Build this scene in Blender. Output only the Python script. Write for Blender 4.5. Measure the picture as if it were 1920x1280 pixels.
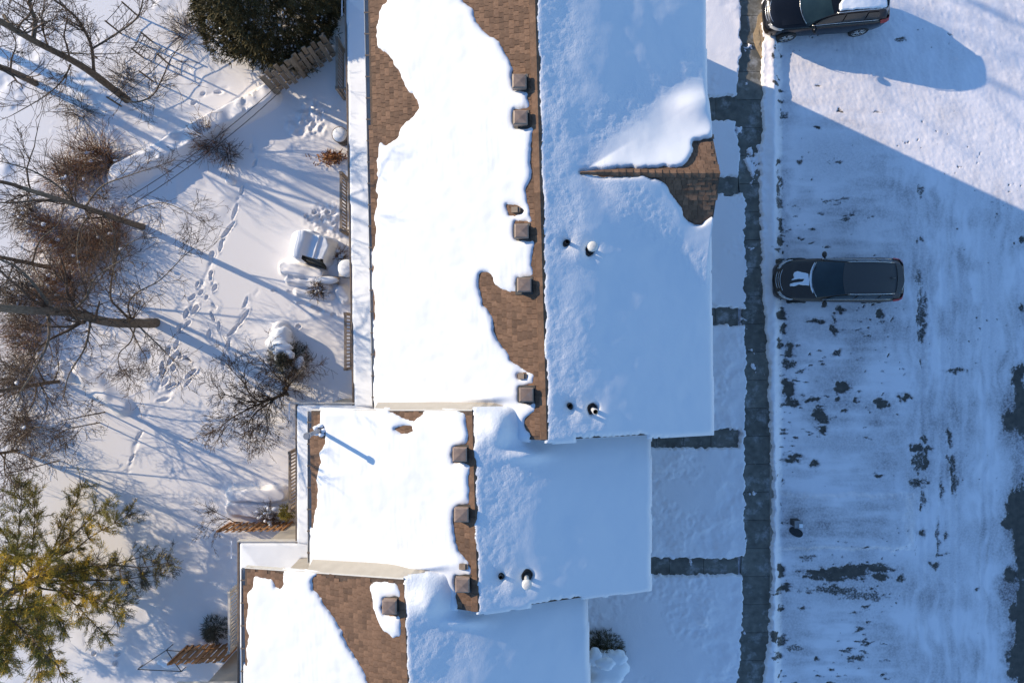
import bpy, math, random
import numpy as np
from mathutils import Vector, Matrix

# ------------------------------------------------------------------ camera, sky, sun, exposure
for o in list(bpy.data.objects):
    bpy.data.objects.remove(o)
scene = bpy.context.scene
C = scene.collection
H = 27.0                    # height of the drone above the ground
F = 1350.0                  # focal length in photograph pixels (1920 wide)
cd = bpy.data.cameras.new("camera")
cam = bpy.data.objects.new("camera", cd)
C.objects.link(cam)
cam.location = (0, 0, H)
cam.rotation_euler = (0, 0, 0)
cd.sensor_width = 36.0
cd.lens = 36.0 * F / 1920.0
cd.clip_end = 500
scene.camera = cam

SUN_EL = math.radians(18.6)
SUN_DIR = Vector((-0.905, 0.425, 0)).normalized()      # towards the sun, on the ground
world = bpy.data.worlds.new("World")
scene.world = world
world.use_nodes = True
nt = world.node_tree
for n in list(nt.nodes):
    nt.nodes.remove(n)
wo = nt.nodes.new("ShaderNodeOutputWorld")
bg = nt.nodes.new("ShaderNodeBackground")
sk = nt.nodes.new("ShaderNodeTexSky")
sk.sky_type = 'NISHITA'
sk.sun_disc = False
sk.sun_elevation = SUN_EL
sk.sun_rotation = math.atan2(SUN_DIR.x, SUN_DIR.y)
sk.air_density = 1.0
sk.dust_density = 0.0
sk.ozone_density = 5.0
bg.inputs[1].default_value = 0.15
nt.links.new(sk.outputs[0], bg.inputs[0])
nt.links.new(bg.outputs[0], wo.inputs[0])
sl = bpy.data.lights.new("sun", 'SUN')
sun = bpy.data.objects.new("sun", sl)
C.objects.link(sun)
sl.energy = 3.45
sl.angle = math.radians(0.5)
sl.color = (1.0, 0.84, 0.62)
to_sun = Vector((SUN_DIR.x * math.cos(SUN_EL), SUN_DIR.y * math.cos(SUN_EL), math.sin(SUN_EL)))
sun.rotation_euler = to_sun.to_track_quat('Z', 'Y').to_euler()
sun.location = to_sun * 60
scene.view_settings.view_transform = 'Standard'
scene.view_settings.look = 'None'
scene.view_settings.gamma = 1.0
scene.view_settings.use_curve_mapping = False
scene.view_settings.exposure = 0.76

rng = np.random.default_rng(7)
rnd = random.Random(11)

# ------------------------------------------------------------------ helpers
def pw(px, py, z=0.0):
    k = (H - z) / F
    return Vector(((px - 960) * k, (640 - py) * k, z))

TAB = np.random.default_rng(3).random((256, 256))
def vn(x, y, seed=0):
    x = np.asarray(x, float) + seed * 17.37; y = np.asarray(y, float) + seed * 9.71
    xi = np.floor(x).astype(int); yi = np.floor(y).astype(int)
    fx = x - xi; fy = y - yi
    fx = fx * fx * (3 - 2 * fx); fy = fy * fy * (3 - 2 * fy)
    a = TAB[xi & 255, yi & 255]; b = TAB[(xi + 1) & 255, yi & 255]
    c = TAB[xi & 255, (yi + 1) & 255]; d = TAB[(xi + 1) & 255, (yi + 1) & 255]
    return (a * (1 - fx) + b * fx) * (1 - fy) + (c * (1 - fx) + d * fx) * fy
def fbm(x, y, scale, seed=0, octv=4, gain=0.5):
    s = np.zeros(np.broadcast(x, y).shape); a = 1.0; t = 0.0; f = 1.0 / scale
    ca, sa = math.cos(0.6), math.sin(0.6)
    for i in range(octv):
        s += a * (vn((x * ca - y * sa) * f, (x * sa + y * ca) * f, seed + i * 3) - 0.5)
        t += a; a *= gain; f *= 2.03
    return s / t * 2
def sstep(a, b, x):
    t = np.clip((x - a) / (b - a), 0, 1)
    return t * t * (3 - 2 * t)
def inpoly(PX, PY, poly):
    ins = np.zeros(PX.shape, bool); n = len(poly); j = n - 1
    for i in range(n):
        xi, yi = poly[i]; xj, yj = poly[j]
        if yi != yj:
            c = ((yi > PY) != (yj > PY)) & (PX < (xj - xi) * (PY - yi) / (yj - yi) + xi)
            ins ^= c
        j = i
    return ins
def blur(a, r, axis=None):
    for ax in (0, 1):
        k = np.zeros_like(a)
        for d in range(-r, r + 1):
            k += np.roll(a, d, ax)
        a = k / (2 * r + 1)
    return a
def segdist(X, Y, a, b):
    ax, ay = a; bx, by = b
    dx, dy = bx - ax, by - ay
    t = np.clip(((X - ax) * dx + (Y - ay) * dy) / (dx * dx + dy * dy), 0, 1)
    return np.hypot(X - ax - t * dx, Y - ay - t * dy), t

# ---- objects
def tag(o, label=None, cat=None, group=None, kind=None):
    if label: o['label'] = label
    if cat: o['category'] = cat
    if group: o['group'] = group
    if kind: o['kind'] = kind
    return o
def thing(name, label, cat, loc=(0, 0, 0), rotz=0.0, group=None):
    o = bpy.data.objects.new(name, None)
    C.objects.link(o)
    o.location = loc; o.rotation_euler = (0, 0, rotz)
    o.empty_display_size = 0.2
    return tag(o, label, cat, group)
def parent_to(o, p, world_coords=True):
    o.parent = p
    if world_coords and p.type == 'EMPTY':
        M = Matrix.Translation(p.location) @ p.rotation_euler.to_matrix().to_4x4()
        o.matrix_parent_inverse = M.inverted()
def link(name, me, mat=None, parent=None, world_coords=True):
    o = bpy.data.objects.new(name, me)
    C.objects.link(o)
    if mat is not None and len(me.materials) == 0: me.materials.append(mat)
    if parent is not None: parent_to(o, parent, world_coords)
    return o
def np_mesh(name, V, Q, smooth=True, attrs=None):
    """V (n,3) array, Q (m,4) or (m,3) int array"""
    me = bpy.data.meshes.new(name)
    V = np.ascontiguousarray(V, dtype=np.float32); Q = np.ascontiguousarray(Q, dtype=np.int32)
    k = Q.shape[1]
    me.vertices.add(len(V)); me.vertices.foreach_set('co', V.ravel())
    me.loops.add(Q.size); me.loops.foreach_set('vertex_index', Q.ravel())
    me.polygons.add(len(Q))
    me.polygons.foreach_set('loop_start', np.arange(0, Q.size, k, dtype=np.int32))
    if smooth: me.polygons.foreach_set('use_smooth', np.ones(len(Q), bool))
    if attrs:
        for nm, a in attrs.items():
            at = me.attributes.new(nm, 'FLOAT', 'POINT')
            at.data.foreach_set('value', np.ascontiguousarray(a, dtype=np.float32).ravel())
    me.update(); me.validate()
    return me
def grid_mesh(name, X, Y, Z, keep=None, attrs=None):
    ny, nx = X.shape
    idx = np.arange(nx * ny).reshape(ny, nx)
    Q = np.stack([idx[:-1, :-1], idx[:-1, 1:], idx[1:, 1:], idx[1:, :-1]], -1).reshape(-1, 4)
    V = np.stack([X, Y, Z], -1).reshape(-1, 3)
    if keep is not None:
        k = (keep[:-1, :-1] | keep[:-1, 1:] | keep[1:, 1:] | keep[1:, :-1]).ravel()
        Q = Q[k]
        used = np.zeros(len(V), bool); used[Q.ravel()] = True
        rem = np.cumsum(used) - 1
        V = V[used]; Q = rem[Q]
        if attrs: attrs = {n: a.ravel()[used] for n, a in attrs.items()}
    return np_mesh(name, V, Q, True, attrs)

class MB:
    def __init__(s): s.v = []; s.f = []
    def quad(s, a, b, c, d):
        n = len(s.v); s.v += [tuple(a), tuple(b), tuple(c), tuple(d)]; s.f.append((n, n + 1, n + 2, n + 3)); return s
    def poly(s, pts):
        n = len(s.v); s.v += [tuple(p) for p in pts]; s.f.append(tuple(range(n, n + len(pts)))); return s
    def box(s, x0, x1, y0, y1, z0, z1):
        n = len(s.v)
        s.v += [(x0, y0, z0), (x1, y0, z0), (x1, y1, z0), (x0, y1, z0), (x0, y0, z1), (x1, y0, z1), (x1, y1, z1), (x0, y1, z1)]
        for q in ((3, 2, 1, 0), (4, 5, 6, 7), (0, 1, 5, 4), (1, 2, 6, 5), (2, 3, 7, 6), (3, 0, 4, 7)):
            s.f.append(tuple(n + i for i in q))
        return s
    def obox(s, c, ux, uy, uz, hx, hy, hz):
        c = Vector(c); ux = Vector(ux) * hx; uy = Vector(uy) * hy; uz = Vector(uz) * hz
        n = len(s.v)
        for sz in (-1, 1):
            for sx, sy in ((-1, -1), (1, -1), (1, 1), (-1, 1)):
                s.v.append(tuple(c + ux * sx + uy * sy + uz * sz))
        for q in ((3, 2, 1, 0), (4, 5, 6, 7), (0, 1, 5, 4), (1, 2, 6, 5), (2, 3, 7, 6), (3, 0, 4, 7)):
            s.f.append(tuple(n + i for i in q))
        return s
    def prism(s, pts0, pts1):
        """closed prism between two equal rings"""
        n = len(s.v); m = len(pts0)
        s.v += [tuple(p) for p in pts0] + [tuple(p) for p in pts1]
        s.f.append(tuple(range(n + m - 1, n - 1, -1))); s.f.append(tuple(range(n + m, n + 2 * m)))
        for i in range(m):
            j = (i + 1) % m
            s.f.append((n + i, n + j, n + m + j, n + m + i))
        return s
    def tube(s, pts, rad, sides=6, cap=True):
        pts = [Vector(p) for p in pts]
        n0 = len(s.v); L = len(pts)
        up = Vector((0.13, 0.21, 0.97))
        for i, p in enumerate(pts):
            t = (pts[min(i + 1, L - 1)] - pts[max(i - 1, 0)])
            if t.length < 1e-9: t = Vector((0, 0, 1))
            t.normalize()
            a = t.cross(up)
            if a.length < 0.05: a = t.cross(Vector((1, 0, 0.1)))
            a.normalize(); b = t.cross(a)
            r = rad[i] if hasattr(rad, '__len__') else rad
            for k in range(sides):
                w = 2 * math.pi * k / sides
                q = p + a * (math.cos(w) * r) + b * (math.sin(w) * r)
                s.v.append((q.x, q.y, q.z))
        for i in range(L - 1):
            for k in range(sides):
                k2 = (k + 1) % sides
                s.f.append((n0 + i * sides + k, n0 + i * sides + k2, n0 + (i + 1) * sides + k2, n0 + (i + 1) * sides + k))
        if cap and sides > 3:
            s.f.append(tuple(n0 + k for k in range(sides))[::-1])
            s.f.append(tuple(n0 + (L - 1) * sides + k for k in range(sides)))
        return s
    def cyl(s, c, r, z0, z1, sides=16, r1=None):
        return s.tube([(c[0], c[1], z0), (c[0], c[1], z1)], [r, r if r1 is None else r1], sides)
    def dome(s, c, rx, ry, rz, nu=16, nv=6, seed=0, amp=0.0, zmin=0.0):
        """rounded cap"""
        n = len(s.v); r = random.Random(seed)
        ph = [r.uniform(0, 6.28) for _ in range(4)]
        for j in range(nv + 1):
            t = j / nv * math.pi / 2
            for i in range(nu):
                a = 2 * math.pi * i / nu
                k = 1 + amp * (.8 * math.sin(2 * a + ph[0]) + .7 * math.sin(3 * a + ph[1] + t) + .6 * math.sin(5 * a + ph[2] - 2 * t) + .4 * math.sin(9 * a + ph[3] + 3 * t))
                s.v.append((c[0] + rx * math.cos(a) * math.cos(t) ** .6 * k, c[1] + ry * math.sin(a) * math.cos(t) ** .6 * k, c[2] + zmin + rz * math.sin(t)))
        for j in range(nv):
            for i in range(nu):
                i2 = (i + 1) % nu
                s.f.append((n + j * nu + i, n + j * nu + i2, n + (j + 1) * nu + i2, n + (j + 1) * nu + i))
        return s
    def mesh(s, name, smooth=False):
        me = bpy.data.meshes.new(name)
        me.from_pydata(s.v, [], s.f); me.update()
        if smooth:
            me.polygons.foreach_set('use_smooth', [True] * len(me.polygons))
        return me
    def build(s, name, mat, parent=None, smooth=False, world_coords=True):
        return link(name, s.mesh(name, smooth), mat, parent, world_coords)

# ------------------------------------------------------------------ materials
def new_mat(name):
    m = bpy.data.materials.new(name); m.use_nodes = True
    t = m.node_tree; b = t.nodes['Principled BSDF']
    return m, t, b
def noise_mat(name, c1, c2, rough=0.8, scale=8, bump=0.0, bscale=40, metallic=0.0, detail=4, spec=None, per=0.0, dist=0.02, stretch=None):
    m, t, b = new_mat(name); N = t.nodes; L = t.links
    tc = N.new('ShaderNodeTexCoord'); nz = N.new('ShaderNodeTexNoise')
    nz.inputs['Scale'].default_value = scale; nz.inputs['Detail'].default_value = detail
    src = tc.outputs['Object']
    if stretch:
        mp = N.new('ShaderNodeMapping'); mp.inputs['Scale'].default_value = stretch
        L.new(src, mp.inputs[0]); src = mp.outputs[0]
    L.new(src, nz.inputs['Vector'])
    cr = N.new('ShaderNodeValToRGB')
    cr.color_ramp.elements[0].color = (*c1, 1); cr.color_ramp.elements[1].color = (*c2, 1)
    cr.color_ramp.elements[0].position = 0.3; cr.color_ramp.elements[1].position = 0.7
    L.new(nz.outputs['Fac'], cr.inputs[0])
    out = cr.outputs[0]
    if per > 0:      # piece-to-piece variation
        oi = N.new('ShaderNodeObjectInfo'); ge = N.new('ShaderNodeNewGeometry')
        ad = N.new('ShaderNodeMath'); ad.operation = 'ADD'
        fr = N.new('ShaderNodeMath'); fr.operation = 'FRACT'
        L.new(oi.outputs['Random'], ad.inputs[0]); L.new(ge.outputs['Random Per Island'], ad.inputs[1]); L.new(ad.outputs[0], fr.inputs[0])
        mr = N.new('ShaderNodeMapRange'); mr.inputs['To Min'].default_value = 1 - per; mr.inputs['To Max'].default_value = 1 + per
        L.new(fr.outputs[0], mr.inputs['Value'])
        hs = N.new('ShaderNodeHueSaturation'); L.new(mr.outputs[0], hs.inputs['Value']); L.new(out, hs.inputs['Color']); out = hs.outputs[0]
    L.new(out, b.inputs['Base Color'])
    b.inputs['Roughness'].default_value = rough; b.inputs['Metallic'].default_value = metallic
    if spec is not None: b.inputs['Specular IOR Level'].default_value = spec
    if bump:
        n2 = N.new('ShaderNodeTexNoise'); n2.inputs['Scale'].default_value = bscale; n2.inputs['Detail'].default_value = 5
        L.new(src, n2.inputs['Vector'])
        bp = N.new('ShaderNodeBump'); bp.inputs['Strength'].default_value = bump; bp.inputs['Distance'].default_value = dist
        L.new(n2.outputs['Fac'], bp.inputs['Height']); L.new(bp.outputs[0], b.inputs['Normal'])
    return m
def snow_mat(name, base=(0.84, 0.86, 0.89), fine=0.25, use_rough=False, dirty=False):
    """snow: fine grain bump; 'rough' attribute = wind-crusted speckle; 'dirt'/'grime' attributes = bare asphalt and grey slush"""
    m, t, b = new_mat(name); N = t.nodes; L = t.links
    tc = N.new('ShaderNodeTexCoord')
    n1 = N.new('ShaderNodeTexNoise'); n1.inputs['Scale'].default_value = 21 if use_rough else 26; n1.inputs['Detail'].default_value = 5
    n2 = N.new('ShaderNodeTexNoise'); n2.inputs['Scale'].default_value = 9; n2.inputs['Detail'].default_value = 4
    L.new(tc.outputs['Object'], n1.inputs['Vector']); L.new(tc.outputs['Object'], n2.inputs['Vector'])
    b1 = N.new('ShaderNodeBump'); b1.inputs['Distance'].default_value = 0.02; b1.inputs['Strength'].default_value = fine
    L.new(n1.outputs['Fac'], b1.inputs['Height'])
    b2 = N.new('ShaderNodeBump'); b2.inputs['Distance'].default_value = 0.03; b2.inputs['Strength'].default_value = fine * 0.5
    L.new(n2.outputs['Fac'], b2.inputs['Height']); L.new(b1.outputs[0], b2.inputs['Normal'])
    if use_rough:
        at = N.new('ShaderNodeAttribute'); at.attribute_name = 'rough'
        mm = N.new('ShaderNodeMath'); mm.operation = 'MULTIPLY_ADD'; mm.inputs[1].default_value = 0.6; mm.inputs[2].default_value = fine * 0.3
        L.new(at.outputs['Fac'], mm.inputs[0]); L.new(mm.outputs[0], b1.inputs['Strength'])
    L.new(b2.outputs[0], b.inputs['Normal'])
    b.inputs['Roughness'].default_value = 0.7
    b.inputs['Specular IOR Level'].default_value = 0.25
    if dirty:
        d = N.new('ShaderNodeAttribute'); d.attribute_name = 'dirt'
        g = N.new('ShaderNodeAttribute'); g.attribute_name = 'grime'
        nn = N.new('ShaderNodeTexNoise'); nn.inputs['Scale'].default_value = 14; nn.inputs['Detail'].default_value = 8; nn.inputs['Roughness'].default_value = 0.7
        L.new(tc.outputs['Object'], nn.inputs['Vector'])
        # ragged threshold of the dirt map
        a = N.new('ShaderNodeMath'); a.operation = 'ADD'; a.inputs[1].default_value = -0.5
        L.new(nn.outputs['Fac'], a.inputs[0])
        a2 = N.new('ShaderNodeMath'); a2.operation = 'MULTIPLY_ADD'; a2.inputs[1].default_value = 1.9
        L.new(a.outputs[0], a2.inputs[0]); L.new(d.outputs['Fac'], a2.inputs[2])
        mr = N.new('ShaderNodeMapRange'); mr.inputs['From Min'].default_value = 0.38; mr.inputs['From Max'].default_value = 0.82
        L.new(a2.outputs[0], mr.inputs['Value'])
        mg = N.new('ShaderNodeMix'); mg.data_type = 'RGBA'; mg.inputs['A'].default_value = (*base, 1); mg.inputs['B'].default_value = (0.19, 0.165, 0.17, 1)
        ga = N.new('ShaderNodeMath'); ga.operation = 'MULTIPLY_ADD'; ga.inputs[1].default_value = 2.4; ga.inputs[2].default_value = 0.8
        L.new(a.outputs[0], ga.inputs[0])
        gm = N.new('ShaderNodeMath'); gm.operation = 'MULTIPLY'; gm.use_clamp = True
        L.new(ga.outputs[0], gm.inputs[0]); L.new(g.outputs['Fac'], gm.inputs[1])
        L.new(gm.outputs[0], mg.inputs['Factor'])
        asph = N.new('ShaderNodeValToRGB')
        asph.color_ramp.elements[0].color = (0.040, 0.036, 0.033, 1); asph.color_ramp.elements[1].color = (0.16, 0.138, 0.11, 1)
        n3 = N.new('ShaderNodeTexNoise'); n3.inputs['Scale'].default_value = 5; n3.inputs['Detail'].default_value = 6
        L.new(tc.outputs['Object'], n3.inputs['Vector']); L.new(n3.outputs['Fac'], asph.inputs[0])
        md = N.new('ShaderNodeMix'); md.data_type = 'RGBA'
        L.new(mr.outputs[0], md.inputs['Factor']); L.new(mg.outputs['Result'], md.inputs['A']); L.new(asph.outputs[0], md.inputs['B'])
        L.new(md.outputs['Result'], b.inputs['Base Color'])
    else:
        b.inputs['Base Color'].default_value = (*base, 1)
    return m

M = {}
M['snow_yard'] = snow_mat('yard_snow', base=(0.89, 0.855, 0.835), fine=0.16)
M['snow_roof'] = snow_mat('roof_snow', base=(0.745, 0.76, 0.785), fine=0.14, use_rough=True)
M['snow'] = snow_mat('snow_caps', fine=0.15)
M['snow_lot'] = snow_mat('packed_snow', base=(0.88, 0.835, 0.845), fine=0.28, dirty=True)
M['earth'] = noise_mat('earth', (0.70, 0.72, 0.75), (0.82, 0.84, 0.87), 0.8, 2)
M['concrete'] = noise_mat('wet_concrete', (0.095, 0.088, 0.070), (0.185, 0.172, 0.140), 0.6, 3.5, 0.3, 60, per=0.16, detail=8)
def frost(m, scale, lo, hi, amt):
    t = m.node_tree; b = t.nodes['Principled BSDF']; src = b.inputs['Base Color'].links[0].from_socket
    tc = t.nodes.new('ShaderNodeTexCoord'); n = t.nodes.new('ShaderNodeTexNoise'); n.inputs['Scale'].default_value = scale; n.inputs['Detail'].default_value = 9; n.inputs['Roughness'].default_value = .68
    t.links.new(tc.outputs['Object'], n.inputs['Vector'])
    r = t.nodes.new('ShaderNodeMapRange'); r.inputs['From Min'].default_value = lo; r.inputs['From Max'].default_value = hi; r.inputs['To Max'].default_value = amt
    t.links.new(n.outputs['Fac'], r.inputs['Value'])
    x = t.nodes.new('ShaderNodeMix'); x.data_type = 'RGBA'; x.inputs['B'].default_value = (.6, .6, .6, 1)
    t.links.new(r.outputs[0], x.inputs['Factor']); t.links.new(src, x.inputs['A']); t.links.new(x.outputs['Result'], b.inputs['Base Color'])
frost(M['concrete'], 1.6, .53, .80, .8)
M['shingle'] = noise_mat('brown_shingle', (0.135, 0.074, 0.042), (0.20, 0.115, 0.068), 0.85, 11, 0.4, 90, per=0.28)
M['deck'] = noise_mat('shingle_underlay', (0.07, 0.046, 0.032), (0.12, 0.08, 0.056), 0.9, 14, 0.4, 70)
M['beige'] = noise_mat('beige_siding', (0.42, 0.375, 0.31), (0.48, 0.43, 0.36), 0.7, 3, 0.1, 30)
M['white_trim'] = noise_mat('cream_trim', (0.60, 0.56, 0.49), (0.68, 0.64, 0.57), 0.55, 6)
M['brown_trim'] = noise_mat('brown_trim', (0.16, 0.115, 0.08), (0.24, 0.18, 0.13), 0.6, 8)
M['vent'] = noise_mat('brown_vent_metal', (0.22, 0.15, 0.112), (0.32, 0.225, 0.17), 0.5, 7, per=.12)
M['black'] = noise_mat('black_pipe', (0.012, 0.012, 0.013), (0.03, 0.03, 0.03), 0.5, 20)
M['white_pipe'] = noise_mat('white_pvc', (0.60, 0.57, 0.52), (0.70, 0.67, 0.62), 0.45, 12)
M['galv'] = noise_mat('grey_flue', (0.22, 0.22, 0.23), (0.32, 0.32, 0.33), 0.5, 14)
M['fence_grey'] = noise_mat('weathered_wood', (0.20, 0.165, 0.12), (0.34, 0.28, 0.21), 0.8, 6, 0.3, 30, per=0.2, stretch=(6, 6, 1))
M['fence_brown'] = noise_mat('brown_wood', (0.28, 0.13, 0.052), (0.46, 0.24, 0.10), 0.75, 6, 0.3, 30, per=0.22, stretch=(6, 6, 1))
M['deck_wood'] = noise_mat('railing_wood', (0.24, 0.18, 0.13), (0.38, 0.30, 0.23), 0.75, 8, 0.2, 40, per=0.15)
M['bark'] = noise_mat('bark', (0.085, 0.062, 0.040), (0.20, 0.145, 0.095), 0.9, 7, 0.6, 30, stretch=(3, 3, 1))
M['bark2'] = noise_mat('grey_bark', (0.10, 0.08, 0.055), (0.22, 0.17, 0.12), 0.9, 9, 0.6, 30, stretch=(3, 3, 1))
M['twig'] = noise_mat('twig', (0.055, 0.034, 0.021), (0.13, 0.082, 0.050), 0.9, 5)
M['twig_red'] = noise_mat('red_brown_twig', (0.15, 0.078, 0.042), (0.32, 0.175, 0.095), 0.9, 5)
M['dry_leaf'] = noise_mat('dry_leaf', (0.26, 0.10, 0.03), (0.42, 0.19, 0.07), 0.8, 6, per=0.3)
M['needle_dark'] = noise_mat('dark_needles', (0.040, 0.036, 0.012), (0.13, 0.10, 0.03), 0.8, 3, per=0.25)
M['needle_pine'] = noise_mat('pine_needles', (0.10, 0.105, 0.022), (0.34, 0.26, 0.035), 0.75, 0.9, per=0.35)
M['needle_yellow'] = noise_mat('yellow_needles', (0.48, 0.31, 0.014), (0.70, 0.47, 0.04), 0.7, 2.0, per=0.25)
M['needle_dull'] = noise_mat('grey_green_needles', (0.055, 0.058, 0.04), (0.12, 0.11, 0.07), 0.8, 4, per=0.3)
M['wire'] = noise_mat('wire', (0.02, 0.02, 0.02), (0.04, 0.038, 0.035), 0.6, 5)
M['dark_metal'] = noise_mat('dark_metal', (0.03, 0.028, 0.025), (0.06, 0.055, 0.05), 0.5, 10)
M['grill'] = noise_mat('grey_green_panel', (0.09, 0.085, 0.065), (0.13, 0.12, 0.095), 0.5, 8)
M['kerb'] = noise_mat('kerb_concrete', (0.24, 0.22, 0.19), (0.36, 0.33, 0.28), 0.8, 5, 0.3, 40)
M['mud'] = noise_mat('tan_grit', (0.28, 0.20, 0.12), (0.42, 0.31, 0.19), 0.9, 9, 0.4, 30)
# car materials
M['paint_grey'] = noise_mat('grey_car_paint', (0.060, 0.048, 0.040), (0.075, 0.060, 0.050), 0.38, 60, metallic=0.35)
M['paint_black'] = noise_mat('black_car_paint', (0.006, 0.007, 0.010), (0.010, 0.011, 0.014), 0.22, 60, metallic=0.2)
M['roof_grey'] = noise_mat('roof_car_paint', (0.070, 0.063, 0.058), (0.082, 0.075, 0.069), 0.5, 60, metallic=0.2)
M['glass'] = noise_mat('tinted_glass', (0.010, 0.022, 0.026), (0.016, 0.032, 0.036), 0.12, 3)
M['glass_side'] = noise_mat('side_glass', (0.035, 0.03, 0.022), (0.05, 0.042, 0.03), 0.12, 3)
M['chrome'] = noise_mat('chrome', (0.55, 0.54, 0.53), (0.65, 0.64, 0.63), 0.25, 10, metallic=0.9)
M['rubber'] = noise_mat('tyre_rubber', (0.014, 0.014, 0.014), (0.03, 0.028, 0.026), 0.85, 30)
M['red'] = noise_mat('red_lens', (0.30, 0.012, 0.010), (0.42, 0.02, 0.015), 0.25, 20)
M['lamp'] = noise_mat('lamp_lens', (0.35, 0.35, 0.36), (0.5, 0.5, 0.5), 0.2, 20)
M['amber'] = noise_mat('amber_lens', (0.5, 0.25, 0.06), (0.6, 0.32, 0.08), 0.3, 20)

# ------------------------------------------------------------------ ground, yard, lawn, parking lot
g = MB(); g.quad((-250, -250, -0.9), (250, -250, -0.9), (250, 250, -0.9), (-250, 250, -0.9))
tag(g.build('ground', M['earth']), kind='structure')
# wider snow field outside the detailed sheets
g = MB()
for (x0, x1, y0, y1) in ((-250, -21.9, -250, 250), (21.4, 250, -250, 250), (-21.9, 21.4, 14.9, 250), (-21.9, 21.4, -250, -14.9)):
    g.quad((x0, y0, -0.03), (x1, y0, -0.03), (x1, y1, -0.03), (x0, y1, -0.03))
tag(g.build('snow_field', M['earth']), kind='structure')

def P2(px, py): return ((px - 960) / 50.0, (640 - py) / 50.0)
def dent_trail(X, Y, Z, pts, step, ln, wd, depth, x0, y0, cell, side=0.0, seed=0):
    r = random.Random(seed)
    P = [P2(*p) for p in pts]
    for a, b in zip(P[:-1], P[1:]):
        d_, t_ = segdist(X, Y, a, b)
        Z -= .022 * np.exp(-((d_ + .05 * fbm(X, Y, .3, 15 + seed, 2)) / .07) ** 2) * sstep(-.25, .2, fbm(X, Y, .5, 25 + seed, 2))
    acc = 0.0; k = 0
    for a, b in zip(P[:-1], P[1:]):
        L = math.hypot(b[0] - a[0], b[1] - a[1]); t = (step - acc)
        dx, dy = (b[0] - a[0]) / L, (b[1] - a[1]) / L
        while t < L:
            s = side * (1 if k % 2 else -1) + r.uniform(-.04, .04)
            cx = a[0] + dx * t - dy * s; cy = a[1] + dy * t + dx * s
            an = math.atan2(dy, dx) + r.uniform(-.35, .35)
            if r.random() < .12: t += step; continue
            dent(X, Y, Z, cx, cy, ln * r.uniform(.6, 1.25), wd * r.uniform(.55, 1.0), an, depth * r.uniform(.45, 1.0), x0, y0, cell)
            k += 1; t += step * r.uniform(.85, 1.15)
        acc = max(0.0, L - (t - step))
def dent(X, Y, Z, cx, cy, ln, wd, an, depth, x0, y0, cell):
    R = max(ln, wd) * 2.0 + .1
    i0 = max(0, int((cx - R - x0) / cell)); i1 = min(X.shape[1], int((cx + R - x0) / cell) + 1)
    j0 = max(0, int((cy - R - y0) / cell)); j1 = min(X.shape[0], int((cy + R - y0) / cell) + 1)
    if i1 <= i0 or j1 <= j0: return
    xs = X[j0:j1, i0:i1] - cx; ys = Y[j0:j1, i0:i1] - cy
    u = (xs * math.cos(an) + ys * math.sin(an)) / ln; v = (-xs * math.sin(an) + ys * math.cos(an)) / wd
    q = np.sqrt(u * u + v * v) + 0.40 * fbm(xs + cx, ys + cy, .14, 5, 3)
    Z[j0:j1, i0:i1] += -depth * (1 - sstep(.55, 1.0, q)) + depth * .22 * np.exp(-((q - 1.15) / .16) ** 2)

# --- the back yard
YC = 0.04
yx = np.arange(-22.0, -3.6, YC); yy = np.arange(-15.0, 15.0, YC)
X, Y = np.meshgrid(yx, yy)
Z = 0.10 * fbm(X, Y, 4.0, 1) + 0.035 * fbm(X, Y, 1.1, 2, 3)
wild = sstep(-9.5, -15.0, X + 0.35 * (8 - Y) * .5) * sstep(-6.0, -2.5, Y)
Z += wild * (0.11 * fbm(X, Y, 1.3, 3, 4) + .02 * fbm(X, Y, .35, 4, 2))
wild2 = sstep(-10.2, -11.5, X) * sstep(6.5, 8.5, Y)
Z += wild2 * 0.05 * fbm(X, Y, .8, 8, 3)
def capsule(a, b, w, h, sq=.55, lump=0.0, seed=0):
    global Z
    d, t = segdist(X, Y, P2(*a), P2(*b))
    d = d + .06 * fbm(X, Y, .5, seed + 20, 2)
    hh = h * (1 + lump * fbm(X, Y, .7, seed + 30, 2))
    Z = np.maximum(Z, Z * .4 + hh * (1 - sstep(w * sq, w, d)))
# snow-buried low wall / log
capsule((240, 325), (508, 182), .50, .55, .5, .35, 1)
capsule((225, 335), (300, 300), .55, .45, .4, .4, 2)
# patio snow heaps
capsule((440, 925), (530, 925), .34, .38, .6, .3, 3)
capsule((438, 950), (535, 962), .34, .36, .5, .3, 4)
capsule((540, 505), (600, 515), .36, .38, .5, .3, 5)
capsule((545, 525), (615, 538), .22, .30, .4, .3, 6)
capsule((560, 548), (620, 556), .20, .22, .3, .3, 7)
capsule((528, 615), (540, 645), .36, .42, .2, .3, 8)
capsule((640, 545), (650, 560), .30, .3, .3, .2, 9)
capsule((150, 700), (230, 760), .5, .22, .1, .5, 10)
capsule((120, 690), (130, 700), .3, .35, .3, .3, 11)
capsule((430, 340), (437, 342), .13, .16, .3, .2, 12)
capsule((150, 620), (260, 660), .5, .15, .1, .5, 13)
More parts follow.
